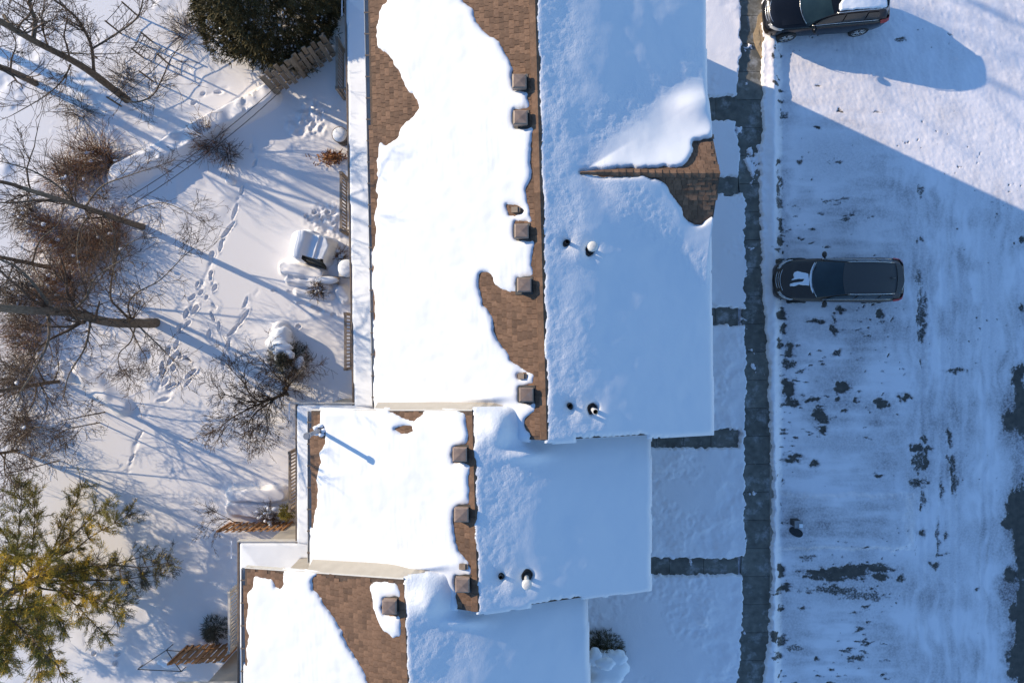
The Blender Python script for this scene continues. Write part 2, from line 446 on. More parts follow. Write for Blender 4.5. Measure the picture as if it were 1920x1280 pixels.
# trampled rubble by the railing and by the fence
for (cx, cy, rx, ry) in ((620, 415, 42, 36), (578, 232, 42, 26), (590, 215, 30, 25)):
    c = P2(cx, cy)
    wgt = np.exp(-(((X - c[0]) * 50 / rx) ** 2 + ((Y - c[1]) * 50 / ry) ** 2) ** 1.5)
    Z += wgt * 0.10 * fbm(X, Y, .16, int(cx), 2)
fp = [([(468, 325), (447, 375), (430, 430), (412, 462)], .72, .30, .085, .12, .03),
      ([(412, 470), (395, 495), (380, 530), (360, 575), (340, 620), (322, 655), (305, 700)], .30, .20, .10, .12, .12),
      ([(400, 485), (402, 520), (392, 560), (408, 600), (395, 640)], .36, .2, .09, .10, .1),
      ([(484, 545), (466, 565), (448, 605), (430, 640), (418, 690)], .62, .27, .085, .12, .06),
      ([(484, 545), (525, 540), (560, 560), (600, 585), (640, 588)], .62, .22, .085, .10, .06),
      ([(372, 700), (345, 715), (318, 735), (298, 745)], .28, .22, .09, .12, .13),
      ([(360, 690), (340, 660), (318, 690), (300, 720), (290, 745)], .34, .2, .09, .12, .1),
      ([(277, 770), (268, 800), (255, 832), (240, 885)], 1.0, .34, .06, .13, .0),
      ([(470, 160), (468, 200), (470, 240), (480, 300), (468, 322)], .55, .2, .09, .11, .06),
      ([(470, 170), (485, 185), (500, 165)], .3, .16, .09, .1, .08),
      ([(160, 1185), (165, 1215), (205, 1225), (222, 1260)], .9, .13, .1, .1, .1),
      ([(340, 200), (380, 180), (425, 165)], .5, .16, .1, .09, .08)]
for i, (pts, step, ln, wd, dp, sd) in enumerate(fp):
    dent_trail(X, Y, Z, pts, step, ln, wd, dp, yx[0], yy[0], YC, sd, i)
for (px, py) in ((598, 405), (590, 398), (582, 410), (574, 405), (606, 410), (615, 398), (560, 612), (470, 1170), (220, 1225)):
    c = P2(px, py); dent(X, Y, Z, c[0], c[1], .11, .09, .5, .10, yx[0], yy[0], YC)
Zyard = Z
def yard_z(x, y):
    i = int(np.clip((x - yx[0]) / YC, 0, len(yx) - 1)); j = int(np.clip((y - yy[0]) / YC, 0, len(yy) - 1))
    return float(Zyard[j, i])
tag(link('snowy_yard', grid_mesh('snowy_yard', X, Y, Z), M['snow_yard']), kind='structure')
def pg(px, py):
    c = P2(px, py); return Vector((c[0], c[1], yard_z(*c)))

# --- front lawn, sidewalk clearing and parking lot (one height function, two sheets)
SW = [(0, 1388, 1428), (60, 1388, 1429), (120, 1386, 1427), (170, 1382, 1428), (235, 1380, 1430), (300, 1388, 1424), (350, 1388, 1424), (385, 1396, 1424), (450, 1396, 1424),
      (540, 1396, 1427), (600, 1395, 1434), (700, 1397, 1440), (800, 1395, 1443), (900, 1396, 1447), (1000, 1396, 1447), (1050, 1393, 1447), (1100, 1392, 1447), (1200, 1388, 1440), (1280, 1383, 1432), (1400, 1376, 1424)]
sy = np.array([p[0] for p in SW]); sl_ = np.array([p[1] for p in SW]); sr_ = np.array([p[2] for p in SW])
PATHS = [(1300, 1392, 182, 226), (1300, 1392, 331, 364), (1300, 1398, 577, 609), (1180, 1386, 806, 838), (1190, 1394, 1045, 1076)]
BLOBS = [  # px, py, rx, ry, rot, strength : bare asphalt showing through packed snow
    (1477, 725, 11, 17, 8, 1.1), (1578, 727, 16, 14, 0, 1.1), (1483, 752, 16, 7, 0, 1), (1525, 748, 20, 6, 0, .95), (1572, 748, 9, 5, 0, .9),
    (1540, 778, 14, 22, 20, 1.0), (1543, 803, 8, 6, 0, 1.1), (1581, 772, 9, 4, 0, .9), (1607, 748, 8, 6, 0, .9), (1652, 755, 13, 12, 30, 1.0), (1670, 760, 7, 7, 0, .9), (1690, 745, 9, 6, 0, 1), (1702, 743, 9, 5, 0, 1),
    (1487, 860, 20, 7, 0, 1.0), (1527, 870, 8, 7, 0, 1.0), (1738, 842, 11, 8, 20, .9), (1735, 825, 8, 8, 0, .8), (1722, 838, 16, 6, 0, 1), (1722, 870, 10, 24, 0, .82), (1736, 870, 6, 16, 0, 1), (1724, 905, 18, 12, 0, .82), (1735, 935, 8, 14, 0, .7),
    (1780, 820, 7, 20, 0, .85), (1785, 870, 8, 22, 0, .78), (1792, 910, 9, 20, 0, .78), (1768, 920, 4, 24, 0, .72), (1760, 1010, 3, 30, 0, .7), (1775, 1005, 5, 16, 0, .7),
    (1727, 600, 9, 22, 0, .82), (1730, 560, 9, 20, 0, .72), (1727, 625, 8, 14, 0, .8), (1725, 520, 8, 12, 0, .7), (1727, 450, 6, 8, 0, .75), (1727, 360, 5, 14, 0, .66),
    (1563, 620, 7, 14, 0, .9), (1535, 600, 18, 5, -10, .95), (1578, 580, 10, 7, 0, .9), (1652, 585, 10, 9, 0, 1.0), (1655, 600, 6, 5, 0, .9), (1572, 660, 14, 3, 20, .85), (1565, 595, 6, 8, 0, .8),
    (1793, 696, 18, 5, 0, .85), (1545, 575, 4, 3, 0, .9),
    (1585, 1073, 78, 14, 3, 1.05), (1650, 1083, 16, 10, -20, 1.0), (1630, 1062, 40, 8, 0, .85), (1560, 1105, 50, 8, 0, .80), (1620, 1118, 50, 8, 0, .68), (1515, 1048, 18, 8, 0, .68), (1690, 1085, 10, 8, 0, .85),
    (1464, 1070, 7, 11, 0, 1.1), (1472, 1100, 14, 9, 0, 1.05), (1455, 1112, 7, 5, 0, 1), (1448, 1190, 6, 12, 0, 1.0), (1462, 1140, 10, 5, 0, .9), (1505, 1140, 9, 5, 0, .8), (1465, 1200, 14, 10, 0, .85), (1455, 1225, 12, 8, 0, .85), (1530, 1235, 5, 4, 0, .9), (1490, 1215, 20, 8, 0, .66),
    (1755, 1060, 9, 7, 0, .9), (1765, 1040, 18, 4, 0, .7), (1731, 1000, 6, 6, 0, 1), (1835, 1105, 6, 4, 0, .7), (1622, 1025, 8, 2, 0, 1), (1650, 892, 9, 3, -15, .95),
    (1458, 345, 6, 30, 0, .86), (1462, 380, 7, 16, 0, .8), (1465, 425, 9, 18, 0, .92), (1462, 455, 8, 10, 0, .95), (1457, 490, 9, 8, 0, 1.0), (1456, 470, 9, 4, 0, 1.0), (1465, 590, 9, 12, 0, 1.05), (1470, 615, 8, 14, 0, .95), (1460, 645, 8, 12, 0, .95), (1482, 655, 9, 20, -15, .95), (1478, 680, 14, 10, 0, .85), (1500, 300, 5, 4, 0, .8), (1458, 305, 8, 4, 30, .9), (1533, 237, 6, 4, 0, 1.0), (1573, 303, 8, 4, 0, .75), (1505, 448, 9, 2, 0, .95),
    (1448, 90, 4, 6, 0, 1), (1447, 110, 4, 6, 0, 1), (1452, 160, 6, 6, 0, .9), (1465, 170, 8, 4, 0, .9), (1462, 190, 10, 5, 0, .8), (1468, 215, 8, 6, 0, .75), (1690, 72, 10, 6, 10, .82), (1575, 208, 8, 3, 0, .8), (1645, 208, 12, 3, 0, .62), (1535, 162, 8, 3, 0, .7),
    (1912, 730, 12, 40, 12, 1.1), (1898, 790, 19, 20, 0, 1.1), (1918, 770, 11, 55, 0, 1.2), (1908, 960, 18, 50, 0, 1.2), (1898, 978, 18, 16, 0, 1.2), (1918, 1000, 14, 110, 0, 1.3), (1896, 1080, 14, 16, 0, 1.05), (1906, 1150, 13, 20, 0, 1.05), (1906, 1240, 15, 40, 0, 1.15), (1918, 1180, 12, 120, 0, 1.3), (1917, 450, 6, 5, 0, 1), (1916, 575, 6, 8, 0, .9), (1915, 700, 8, 18, 0, 1.1),
]
GRIME = [(1730, 600, 14, 330, 0, .38), (1795, 760, 26, 330, 0, .30), (1600, 830, 130, 26, 0, .40), (1560, 750, 120, 22, 0, .42), (1600, 1090, 150, 60, 0, .5), (1475, 640, 30, 90, 0, .45), (1465, 420, 25, 120, 0, .45),
         (1600, 290, 120, 60, 0, .30), (1560, 60, 110, 26, -6, .4), (1560, 620, 110, 26, 0, .34), (1470, 200, 26, 70, 0, .4), (1725, 880, 40, 70, 0, .5), (1480, 1180, 50, 60, 0, .42), (1860, 500, 30, 300, 0, .22), (1640, 400, 120, 50, 0, .22), (1780, 1060, 60, 50, 0, .3), (1830, 350, 60, 60, 0, .2), (1895, 900, 25, 200, 0, .3), (1900, 780, 34, 80, 0, 1.0), (1905, 980, 32, 80, 0, 1.0), (1900, 1100, 34, 60, 0, 1.0), (1906, 1220, 28, 90, 0, 1.0), (1912, 1000, 22, 300, 0, .8)]
def ell(px, py, b):
    cx, cy, rx, ry, rot, s = b
    a = math.radians(rot); dx = px - cx; dy = py - cy
    u = (dx * math.cos(a) - dy * math.sin(a)) / rx; v = (dx * math.sin(a) + dy * math.cos(a)) / ry
    return np.sqrt(u * u + v * v)
def front_surface(X, Y):
    PX = 960 + X * 50; PY = 640 - Y * 50
    nx = 5.0 * fbm(X, Y, .42, 41, 4) + 3.5 * fbm(X, Y, .14, 43, 2); ny = 4.0 * fbm(X, Y, .42, 47, 4) + 3.5 * fbm(X, Y, .14, 49, 2)
    qx = PX + nx; qy = PY + ny
    l = np.interp(PY, sy, sl_); r = np.interp(PY, sy, sr_)
    cl = sstep(-2.5, 2.5, qx - l) * sstep(-2.5, 2.5, r - qx)          # cleared walk
    for (x0, x1, y0, y1) in PATHS:
        cl = np.maximum(cl, sstep(-2.5, 2.5, qx - x0) * sstep(-2.5, 2.5, x1 - qx) * sstep(-2.5, 2.5, qy - y0) * sstep(-2.5, 2.5, y1 - qy))
    # bits of snow left on the walk
    left = sstep(.36, .56, fbm(X, Y, .5, 61, 5, .65) + .25 * np.exp(-((PY - 270) / 70) ** 2) + .3 * np.exp(-((PY - 220) / 20) ** 2) * (PX > 1405))
    lot = sstep(1447, 1470, PX + .5 * nx)                              # parking level
    lawn = .16 + .03 * fbm(X, Y, 1.6, 51, 4) + .085 * fbm(X, Y, .6, 53, 4) * sstep(-.2, .4, fbm(X, Y, 1.6, 55, 2) + .1) + .03 * fbm(X, Y, .16, 56, 2) * sstep(0, .4, fbm(X, Y, 1.1, 58, 2))
    berm = .15 + .05 * fbm(X, Y, .35, 57, 3) + .07 * np.exp(-((PX - 1447) / 9.0) ** 2)
    Zs = np.where(PX < r - 15, lawn, berm)
    lotz = -.05 + .018 * fbm(X, Y, 2.2, 63, 3) + .008 * fbm(X, Y, .3, 65, 3)
    # tyre ruts running along and across the lot
    for c in (1728, 1742, 1765, 1785, 1798, 1842, 1856, 1905):
        lotz = lotz - .012 * np.exp(-((PX + 4 * fbm(X, Y, 3, 67, 2) - c) / 3.5) ** 2) * sstep(200, 420, PY - (PX - 1450) * .4)
    for c in (752, 838, 1070, 1120):
        lotz = lotz - .018 * np.exp(-((PY + 3 * fbm(X, Y, 3, 69, 2) - c) / 5.0) ** 2) * (PX < 1730)
    # crusty texture where the sun strikes the lot
    lotz = lotz + .012 * fbm(X * 1.6 + Y * 1.1, Y * .8 - X * .5, .17, 71, 3) * sstep(330, 150, PY - (PX - 1450) * .40)
    # untouched deep snow round the empty stall
    lotz = lotz + .10 * (1 - sstep(.80, 1.0, np.maximum(np.abs(qx - 1585) / 135, np.abs(qy - 978) / 55)))
    Zs = Zs * (1 - lot) + lotz * lot
    Zs = Zs - cl * (.30 - .22 * left * (1 - lot))
    dirt = np.zeros(X.shape); grime = np.zeros(X.shape)
    wx2 = 6 * fbm(X, Y, .20, 301, 3); wy2 = 6 * fbm(X, Y, .20, 303, 3)
    wl = sstep(1630, 1740, PX + 60 * fbm(X, Y, 1.5, 95, 3))
    brk = np.where(PX > 1690, 1.3 * fbm(X * 2.6, Y * .5, .22, 307, 3) + .5 * fbm(X, Y, .12, 305, 2), 1.1 * fbm(X * .55, Y * 2.2, .22, 309, 3) + .6 * fbm(X, Y, .12, 305, 2))
    for b in BLOBS:
        m = (np.abs(PX - b[0]) < b[2] * 2.2 + 8) & (np.abs(PY - b[1]) < b[3] * 2.2 + 8) if b[4] == 0 else (np.hypot(PX - b[0], PY - b[1]) < 2.2 * max(b[2], b[3]) + 8)
        if not m.any(): continue
        q = ell(PX[m] + .5 * nx[m] + wx2[m], PY[m] + .5 * ny[m] + wy2[m], b) + brk[m] * (.5 if b[0] < 1860 else .15)
        dirt[m] = np.maximum(dirt[m], b[5] * (1 - sstep(.50, 1.40, q)))
        grime[m] = np.maximum(grime[m], .62 * b[5] * (1 - sstep(.7, 2.1, q)))
    for b in GRIME:
        grime = np.maximum(grime, b[5] * (1 - sstep(.3, 1.3, ell(PX + 2 * nx, PY + 2 * ny, b))))
    # specks of grit
    sp = fbm(X, Y, .13, 81, 2) + .35 * fbm(X, Y, 2.0, 83, 3)
    dirt = np.maximum(dirt, .95 * sstep(.72, .92, sp) * lot)
    lane = np.exp(-((PX - 1728) / 13) ** 2) + .8 * np.exp(-((PX - 1786) / 14) ** 2)
    dirt = np.maximum(dirt, .9 * sstep(.24, .66, fbm(X * 3.0, Y * .7, .35, 311, 4) + .5 * fbm(X, Y, 2.2, 313, 2)) * lane * sstep(330, 520, PY) * sstep(1130, 1000, PY))
    dirt = np.maximum(dirt, .85 * sstep(.30, .74, fbm(X * .8, Y * 2.2, .3, 315, 4) + .45 * fbm(X, Y, 1.6, 317, 2)) * sstep(1445, 1465, PX) * sstep(1720, 1640, PX) * sstep(200, 420, PY))
    edge = np.exp(-((PX - 1462) / 12) ** 2)
    dirt = np.maximum(dirt, .95 * sstep(.42, .60, fbm(X, Y, .22, 85, 3)) * edge * sstep(-.1, .25, fbm(X, Y, 2.0, 87, 2)))
    grime = np.maximum(grime, lot * (.26 + .55 * fbm(X, Y, 1.1, 89, 5) + (wl * .40 * fbm(X * 2.6 + .9 * fbm(X, Y, 1.3, 97, 3), Y * .4, .5, 93, 4) + (1 - wl) * .42 * fbm(X * .3, Y * 2, .5, 91, 4))))
    grime = np.clip(grime, 0, 1) * (.35 + .65 * sstep(120, 260, PY - (PX - 1450) * .42))  # grime thinned to brighten the sunlit corner by colour; its snow is cleaner too
    Zs = Zs - .035 * sstep(.45, .8, dirt) * lot
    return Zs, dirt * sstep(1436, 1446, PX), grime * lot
LC = 0.033
def front_sheet(name, x0, x1):
    n = int(round((x1 - x0) / LC))
    X, Y = np.meshgrid(np.linspace(x0, x1, n + 1), np.arange(-15.0, 15.0, LC))
    Zs, d, gm = front_surface(X, Y)
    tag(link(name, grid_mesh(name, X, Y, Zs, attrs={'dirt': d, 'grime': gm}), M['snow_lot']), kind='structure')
front_sheet('snowy_lawn', 1.0, 9.66)
front_sheet('parking_lot', 9.66, 21.5)
g = MB(); g.box(9.66, 9.80, -15, 15, -.3, .03)
tag(g.build('kerb', M['kerb']), kind='structure')
# concrete slabs of the walk and of the door paths
def slab_thing(name, quads, loc):
    t = bpy.data.objects.new(name, None); C.objects.link(t); t.location = loc; t['kind'] = 'structure'
    for q in quads:
        mb = MB()
        top = [(x, y, .012 + rnd.uniform(-.006, .006)) for (x, y) in q]
        mb.prism([(x, y, -.14) for (x, y) in q], top)
        mb.build('slab', M['concrete'], t)
    return t
joints = [-75]
while joints[-1] < 1380: joints.append(joints[-1] + 52.5)
qs = []
for a, b in zip(joints[:-1], joints[1:]):
    def row(py):
        l = np.interp(py, sy, sl_) - 3; r = np.interp(py, sy, sr_) + 4
        l = min(l, 1392); r = max(r, 1430)
        return l, r
    la, ra = row(a + .35); lb, rb = row(b - .35)
    qs.append([P2(la, b - .35 if False else a + .35), P2(ra, a + .35), P2(rb, b - .35), P2(lb, b - .35)][::-1])
slab_thing('sidewalk', qs, (9.2, 0, 0))
for i, (x0, x1, y0, y1) in enumerate(PATHS):
    n = max(2, int(round((min(x1, 1384) - x0) / 56))); w = (1384 - x0) / n
    q = []
    for k in range(n):
        q.append([P2(x0 + k * w + .35, y1 + 3), P2(x0 + (k + 1) * w - .35, y1 + 3), P2(x0 + (k + 1) * w - .35, y0 - 3), P2(x0 + k * w + .35, y0 - 3)])
    slab_thing('door_path', q, (*P2((x0 + x1) / 2, (y0 + y1) / 2), 0))
# tan grit heaped on the walk by the black car
mb = MB(); 
gp = [(1421, 30), (1431, 20), (1434, 60), (1436, 100), (1437, 132), (1431, 118), (1424, 104), (1418, 92), (1413, 78), (1412, 64), (1418, 50)]
ring = [(*P2(*p), .035 + .01 * ((i * 7) % 3)) for i, p in enumerate(gp)]
cx = sum(p[0] for p in ring) / len(ring); cy = sum(p[1] for p in ring) / len(ring)
for i in range(len(ring)):
    j = (i + 1) % len(ring)
    a = ring[i]; b = ring[j]
    m1 = ((a[0] + cx) / 2, (a[1] + cy) / 2, .06 + .012 * ((i * 5) % 4)); m2 = ((b[0] + cx) / 2, (b[1] + cy) / 2, .06 + .012 * ((j * 5) % 4))
    mb.quad(b, a, m1, m2); mb.poly([m2, m1, (cx, cy, .08)])
    mb.quad((a[0], a[1], -.02), a, b, (b[0], b[1], -.02))
tag(mb.build('grit_heap', M['mud'], smooth=True), 'tan gritty slush heap on sidewalk beside the black car', 'grit heap')

# ------------------------------------------------------------------ townhouses
ZE, ZR = 5.8, 7.7
UNITS = [
    dict(W=(-4.04, -.0199), R=(.86, -.0267), E=(5.84, -.022), n=lambda X: 11.9 + 0 * X, s=-2.65, name='north'),
    dict(W=(-5.91, 0.0), R=(-1.125, -.029), E=(4.03, 0.0), n=lambda X: -1.82 + .037 * X, s=-7.25, name='mid'),
    dict(W=(-7.865, 0.0), R=(-3.16, -.04), E=(1.90, -.033), n=lambda X: -6.2 + .06 * X, s=-12.0, name='south'),
    dict(W=(-9.95, 0.0), R=(-5.25, -.03), E=(-.3, -.02), n=lambda X: -11.0 + .05 * X, s=-17.5, name='far'),
]
DORM = dict(y=4.60, z=7.28, p=.60, x1=5.70)
def lin(ab, Y): return ab[0] + ab[1] * Y
def main_z(u, X, Y):
    xw, xr, xe = lin(u['W'], Y), lin(u['R'], Y), lin(u['E'], Y)
    zw = ZR - (xr - X) / (xr - xw) * (ZR - ZE); ze = ZR - (X - xr) / (xe - xr) * (ZR - ZE)
    return np.where(X < xr, zw, ze)
def dorm_z(X, Y): return np.where(X <= DORM['x1'], DORM['z'] - DORM['p'] * np.abs(Y - DORM['y']), -9)
def roof_z(i, X, Y):
    z = main_z(UNITS[i], X, Y)
    if i == 0: z = np.maximum(z, np.where(X > 1.5, dorm_z(X, Y), -9))
    return z
def proj(X, Y, Zz): return 960 + X * F / (H - Zz), 640 - Y * F / (H - Zz)

VENTS = [[(975, 152), (977, 220), (979, 433), (984, 534), (988, 740)], [(863, 852), (866, 965), (868, 1097)], [(731, 1138)], []]
SMALLV = [[(978, 705), (966, 393)], [(868, 1062)], [], []]
PIPES = [[(1063, 454), (1068, 760)], [(939, 1080)], [], []]
FLUES = [[(1106, 468), (1111, 767)], [(987, 1080)], [], []]
BARE = [
    [   # north house
        [(680, -200), (735, -200), (727, 0), (712, 18), (707, 60), (709, 90), (724, 96), (738, 120), (752, 140), (762, 165), (781, 180), (788, 200), (775, 220), (752, 235), (742, 262), (724, 274), (718, 268), (709, 268), (707, 330), (705, 380), (703, 430), (699, 470), (680, 470)],
        [(680, 500), (699, 500), (702, 690), (680, 690)],
        [(840, -60), (866, 0), (885, 15), (893, 42), (910, 62), (935, 77), (945, 95), (955, 120), (965, 138), (985, 165), (990, 195), (997, 215), (1000, 240), (996, 270), (993, 300), (995, 320), (990, 350), (986, 362), (987, 375), (993, 395), (997, 415), (1000, 428), (1002, 445), (999, 462), (994, 480), (997, 510), (1001, 530), (1002, 548), (965, 548), (945, 540), (925, 530), (916, 512), (905, 509), (895, 515), (893, 530), (905, 570), (920, 590), (925, 620), (935, 640), (960, 680), (985, 692), (1000, 705), (1002, 722), (985, 725), (985, 752), (1004, 756), (1004, 765), (985, 785), (990, 815), (1000, 860), (1029, 860), (1026, 820), (1022, 600), (1018, 400), (1013, 200), (1006, 0), (1002, -200), (840, -200)],
        [(1286, 304), (1303, 285), (1298, 262), (1336, 256), (1360, 320), (1360, 332), (1230, 333), (1130, 331), (1090, 328), (1084, 322), (1120, 317), (1220, 312), (1280, 312)],
        [(1228, 333), (1360, 330), (1345, 395), (1312, 424), (1288, 412), (1270, 380), (1250, 350)],
        [(946, 380), (960, 381), (976, 386), (984, 394), (978, 401), (960, 406), (950, 403)],
        [(967, 699), (988, 700), (988, 710), (968, 710)],
    ],
    [   # middle house
        [(570, 764), (601, 764), (600, 790), (609, 802), (610, 830), (599, 850), (596, 880), (592, 960), (588, 990), (570, 990)],
        [(716, 760), (805, 760), (790, 780), (772, 786), (735, 778)], [(738, 803), (752, 797), (773, 797), (773, 811), (755, 814)],
        [(852, 760), (872, 783), (876, 835), (880, 850), (880, 880), (880, 925), (879, 945), (852, 950), (850, 985), (852, 1020), (862, 1040), (876, 1050), (885, 1068), (882, 1083), (853, 1105), (855, 1130), (858, 1165), (900, 1165), (896, 1120), (892, 960), (888, 760)],
        [(860, 1056), (876, 1056), (876, 1067), (860, 1067)],
    ],
    [   # south house
        [(450, 1050), (531, 1060), (530, 1105), (518, 1108), (510, 1090), (490, 1080), (475, 1080), (473, 1105), (464, 1115), (463, 1250), (450, 1250)],
        [(583, 1090), (600, 1070), (757, 1076), (768, 1400), (720, 1400), (690, 1280), (670, 1240), (650, 1210), (630, 1170), (605, 1130), (587, 1108)],
    ], [],
]
KEEP = [[], [], [[(694, 1096), (740, 1095), (749, 1106), (750, 1190), (735, 1198), (715, 1180), (703, 1150), (697, 1115)]], []]

def bare_mask(i, X, Y, Zz, jitter=True):
    PX, PY = proj(X, Y, Zz)
    if jitter:
        PX = PX + 4.5 * fbm(X, Y, .35, 101 + i, 4) + 3.5 * fbm(X, Y, .12, 103 + i, 2); PY = PY + 4.5 * fbm(X, Y, .35, 111 + i, 4) + 3.5 * fbm(X, Y, .12, 113 + i, 2)
    bare = np.zeros(X.shape, bool)
    for p in BARE[i]: bare |= inpoly(PX, PY, p)
    for p in KEEP[i]: bare &= ~inpoly(PX, PY, p)
    for (vx, vy) in VENTS[i]:
        bare |= (np.maximum(np.abs(PX - vx - 2), np.abs(PY - vy)) < 17) | (np.hypot(PX - vx - 8, PY - vy) < 19)
    for (vx, vy) in PIPES[i]: bare |= np.hypot(PX - vx, PY - vy) < 7
    for (vx, vy) in FLUES[i]: bare |= np.hypot((PX - vx) * 1.1, PY - vy) < 12
    return bare

def roof_snow(i, cell, label):
    u = UNITS[i]
    xs = np.arange(min(lin(u['W'], u['s']), lin(u['W'], 12)) - .25, max(lin(u['E'], u['s']), lin(u['E'], 0)) + .4, cell)
    ys = np.arange(u['s'] - .12, float(u['n'](np.array(0.))) + .5, cell)
    X, Y = np.meshgrid(xs, ys)
    RZ = roof_z(i, X, Y)
    xw, xr, xe = lin(u['W'], Y), lin(u['R'], Y), lin(u['E'], Y)
    if i == 0: xe = np.where(np.abs(Y - DORM['y']) < 2.45, np.maximum(xe, DORM['x1']), xe)
    wob = .045 * fbm(X, Y, .9, 121, 4)
    ins = (X > xw - .02 + wob) & (X < xe + .05 + wob) & (Y > u['s'] - .05 + wob) & (Y < u['n'](X) + .02 + wob)
    bare = bare_mask(i, X, Y, RZ + .08)
    # notches along the south rake where snow has slid off the shingle ends
    kk = np.floor(X / .17); hh = TAB[(kk.astype(int) * 7) & 255, 13]
    lo, hi = ((1.7, 3.9), (.5, 2.0), (9, 9), (9, 9))[i]
    bare |= (X > lo) & (X < hi) & (((X / .17 - kk) < .22) & (Y < u['s'] + .04 + .16 * hh) | (Y < u['s'] + .03 + .03 * hh))
    cov = (ins & ~bare).astype(float)
    cs = blur(cov, 1)
    soft = blur(blur(cov, 3), 3)
    west = X < xr
    T = np.where(west, .10 + .045 * fbm(X, Y, 1.6, 131, 4), .16 + .07 * fbm(X, Y, 2.6, 135, 3) + .018 * fbm(X, Y, .7, 136, 3))
    T = np.where(west, T, T * (.30 + .70 * sstep(-.2, 1.9, X - xr + .5 * fbm(X, Y, 1.2, 151, 3))))
    T = T + np.where(west, .012 * fbm(X, Y, .35, 137, 2) + .0016 * np.sin((X - xr) / .145 * 6.283 + 3.0 * fbm(X, Y, .6, 138, 3)) * sstep(.1, .5, fbm(X, Y, 1.5, 139, 3)), 0)
    th = T * np.where(west, sstep(.30, .85, cs) * .34 + .66 * sstep(.35, 1.0, soft), sstep(.30, .85, cs) * .55 + .45 * sstep(.35, .95, soft))
    # wells melted round the pipes
    PX, PY = proj(X, Y, RZ)
    for (vx, vy) in PIPES[i] + FLUES[i]:
        d = np.hypot(PX - vx, PY - vy); th = th - .05 * np.exp(-(d / 18) ** 2)
        th = th + .03 * np.exp(-((PX - vx - 22) / 16) ** 2 - ((PY - vy - 22) / 16) ** 2)
    drift = np.zeros(X.shape)
    if i == 0:
        dd_ = np.abs(main_z(u, X, Y) - dorm_z(X, Y)); drift += sstep(2.0, 3.6, X) * (X <= DORM['x1']) * .16 * np.log1p(np.exp(-np.clip(dd_ / .16, 0, 30)))
    if i == 0:   # drift up the wall of the middle house and at the dormer
        drift += .16 * np.exp(-((Y + 1.75) / .16) ** 2) * sstep(-3.9, -2.5, X) * west * 0
        drift += .22 * np.exp(-((PX - 905) / 40) ** 2 - ((PY - 745) / 9) ** 2)
        drift += .30 * np.exp(-((PX - 1300) / 40) ** 2 - ((PY - 205) / 26) ** 2)
        vy = np.abs(np.abs(Y - DORM['y']) - (X - 1.83) * .60)
        drift += .06 * np.exp(-(vy / .6) ** 2) * sstep(2.0, 3.2, X) * (np.abs(Y - DORM['y']) < 3)
        drift += .25 * np.exp(-((PX - 960) / 30) ** 2 - ((PY - 800) / 30) ** 2) * 0
    if i == 1:   # the drift that joins the two roofs
        drift += .42 * np.exp(-((PX - 935) / 34) ** 2 - ((PY - 800) / 34) ** 2) + .22 * np.exp(-((PX - 985) / 40) ** 2 - ((PY - 850) / 13) ** 2)
        drift += .22 * np.exp(-((PX - 790) / 40) ** 2 - ((PY - 1058) / 9) ** 2)
    if i == 2:
        drift += .42 * np.exp(-((PX - 810) / 34) ** 2 - ((PY - 1118) / 32) ** 2) + .20 * np.exp(-((PX - 870) / 36) ** 2 - ((PY - 1158) / 12) ** 2)
    th = th + drift * soft
    Zs = RZ + th - .06 * (1 - sstep(.0, .35, cs))
    rough = np.where(west, .12 * sstep(.1, .4, fbm(X, Y, 2, 141, 3)), 0)
    near = 1 - sstep(.3, 2.0, (X - xr) + .9 * fbm(X, Y, 1.4, 143, 3))
    rough = rough + np.where(west, 0, np.clip(near, 0, 1))
    if i == 0:
        vd = np.abs(Y - DORM['y'] - .6) - (X - 1.83) * .75
        rough = np.maximum(rough, np.where(west, 0, .9 * (1 - sstep(.2, .9, np.abs(vd - .3) + .4 * fbm(X, Y, 1, 145, 2))) * sstep(1.6, 2.4, X)))
        Zs = Zs + np.where((X > xr), .02 * fbm(X, Y, .9, 147, 2), 0)
    if i in (1, 2):
        cxp, cyp = ((960, 880), (840, 1200))[i - 1]
        rough = np.maximum(rough, .9 * np.exp(-((PX - cxp) / 70) ** 2 - ((PY - cyp) / 60) ** 2) * (~west))
    # real crust geometry that catches the grazing sun
    Zs = Zs + np.where(west, 0, rough * .010 * fbm(X, Y, .11, 149, 2) * cs)
    me = grid_mesh('roof_snow', X, Y, Zs, keep=cs > .02, attrs={'rough': np.clip(rough, 0, 1)})
    return tag(link('roof_snow', me, M['snow_roof']), label, 'snow', kind='stuff')

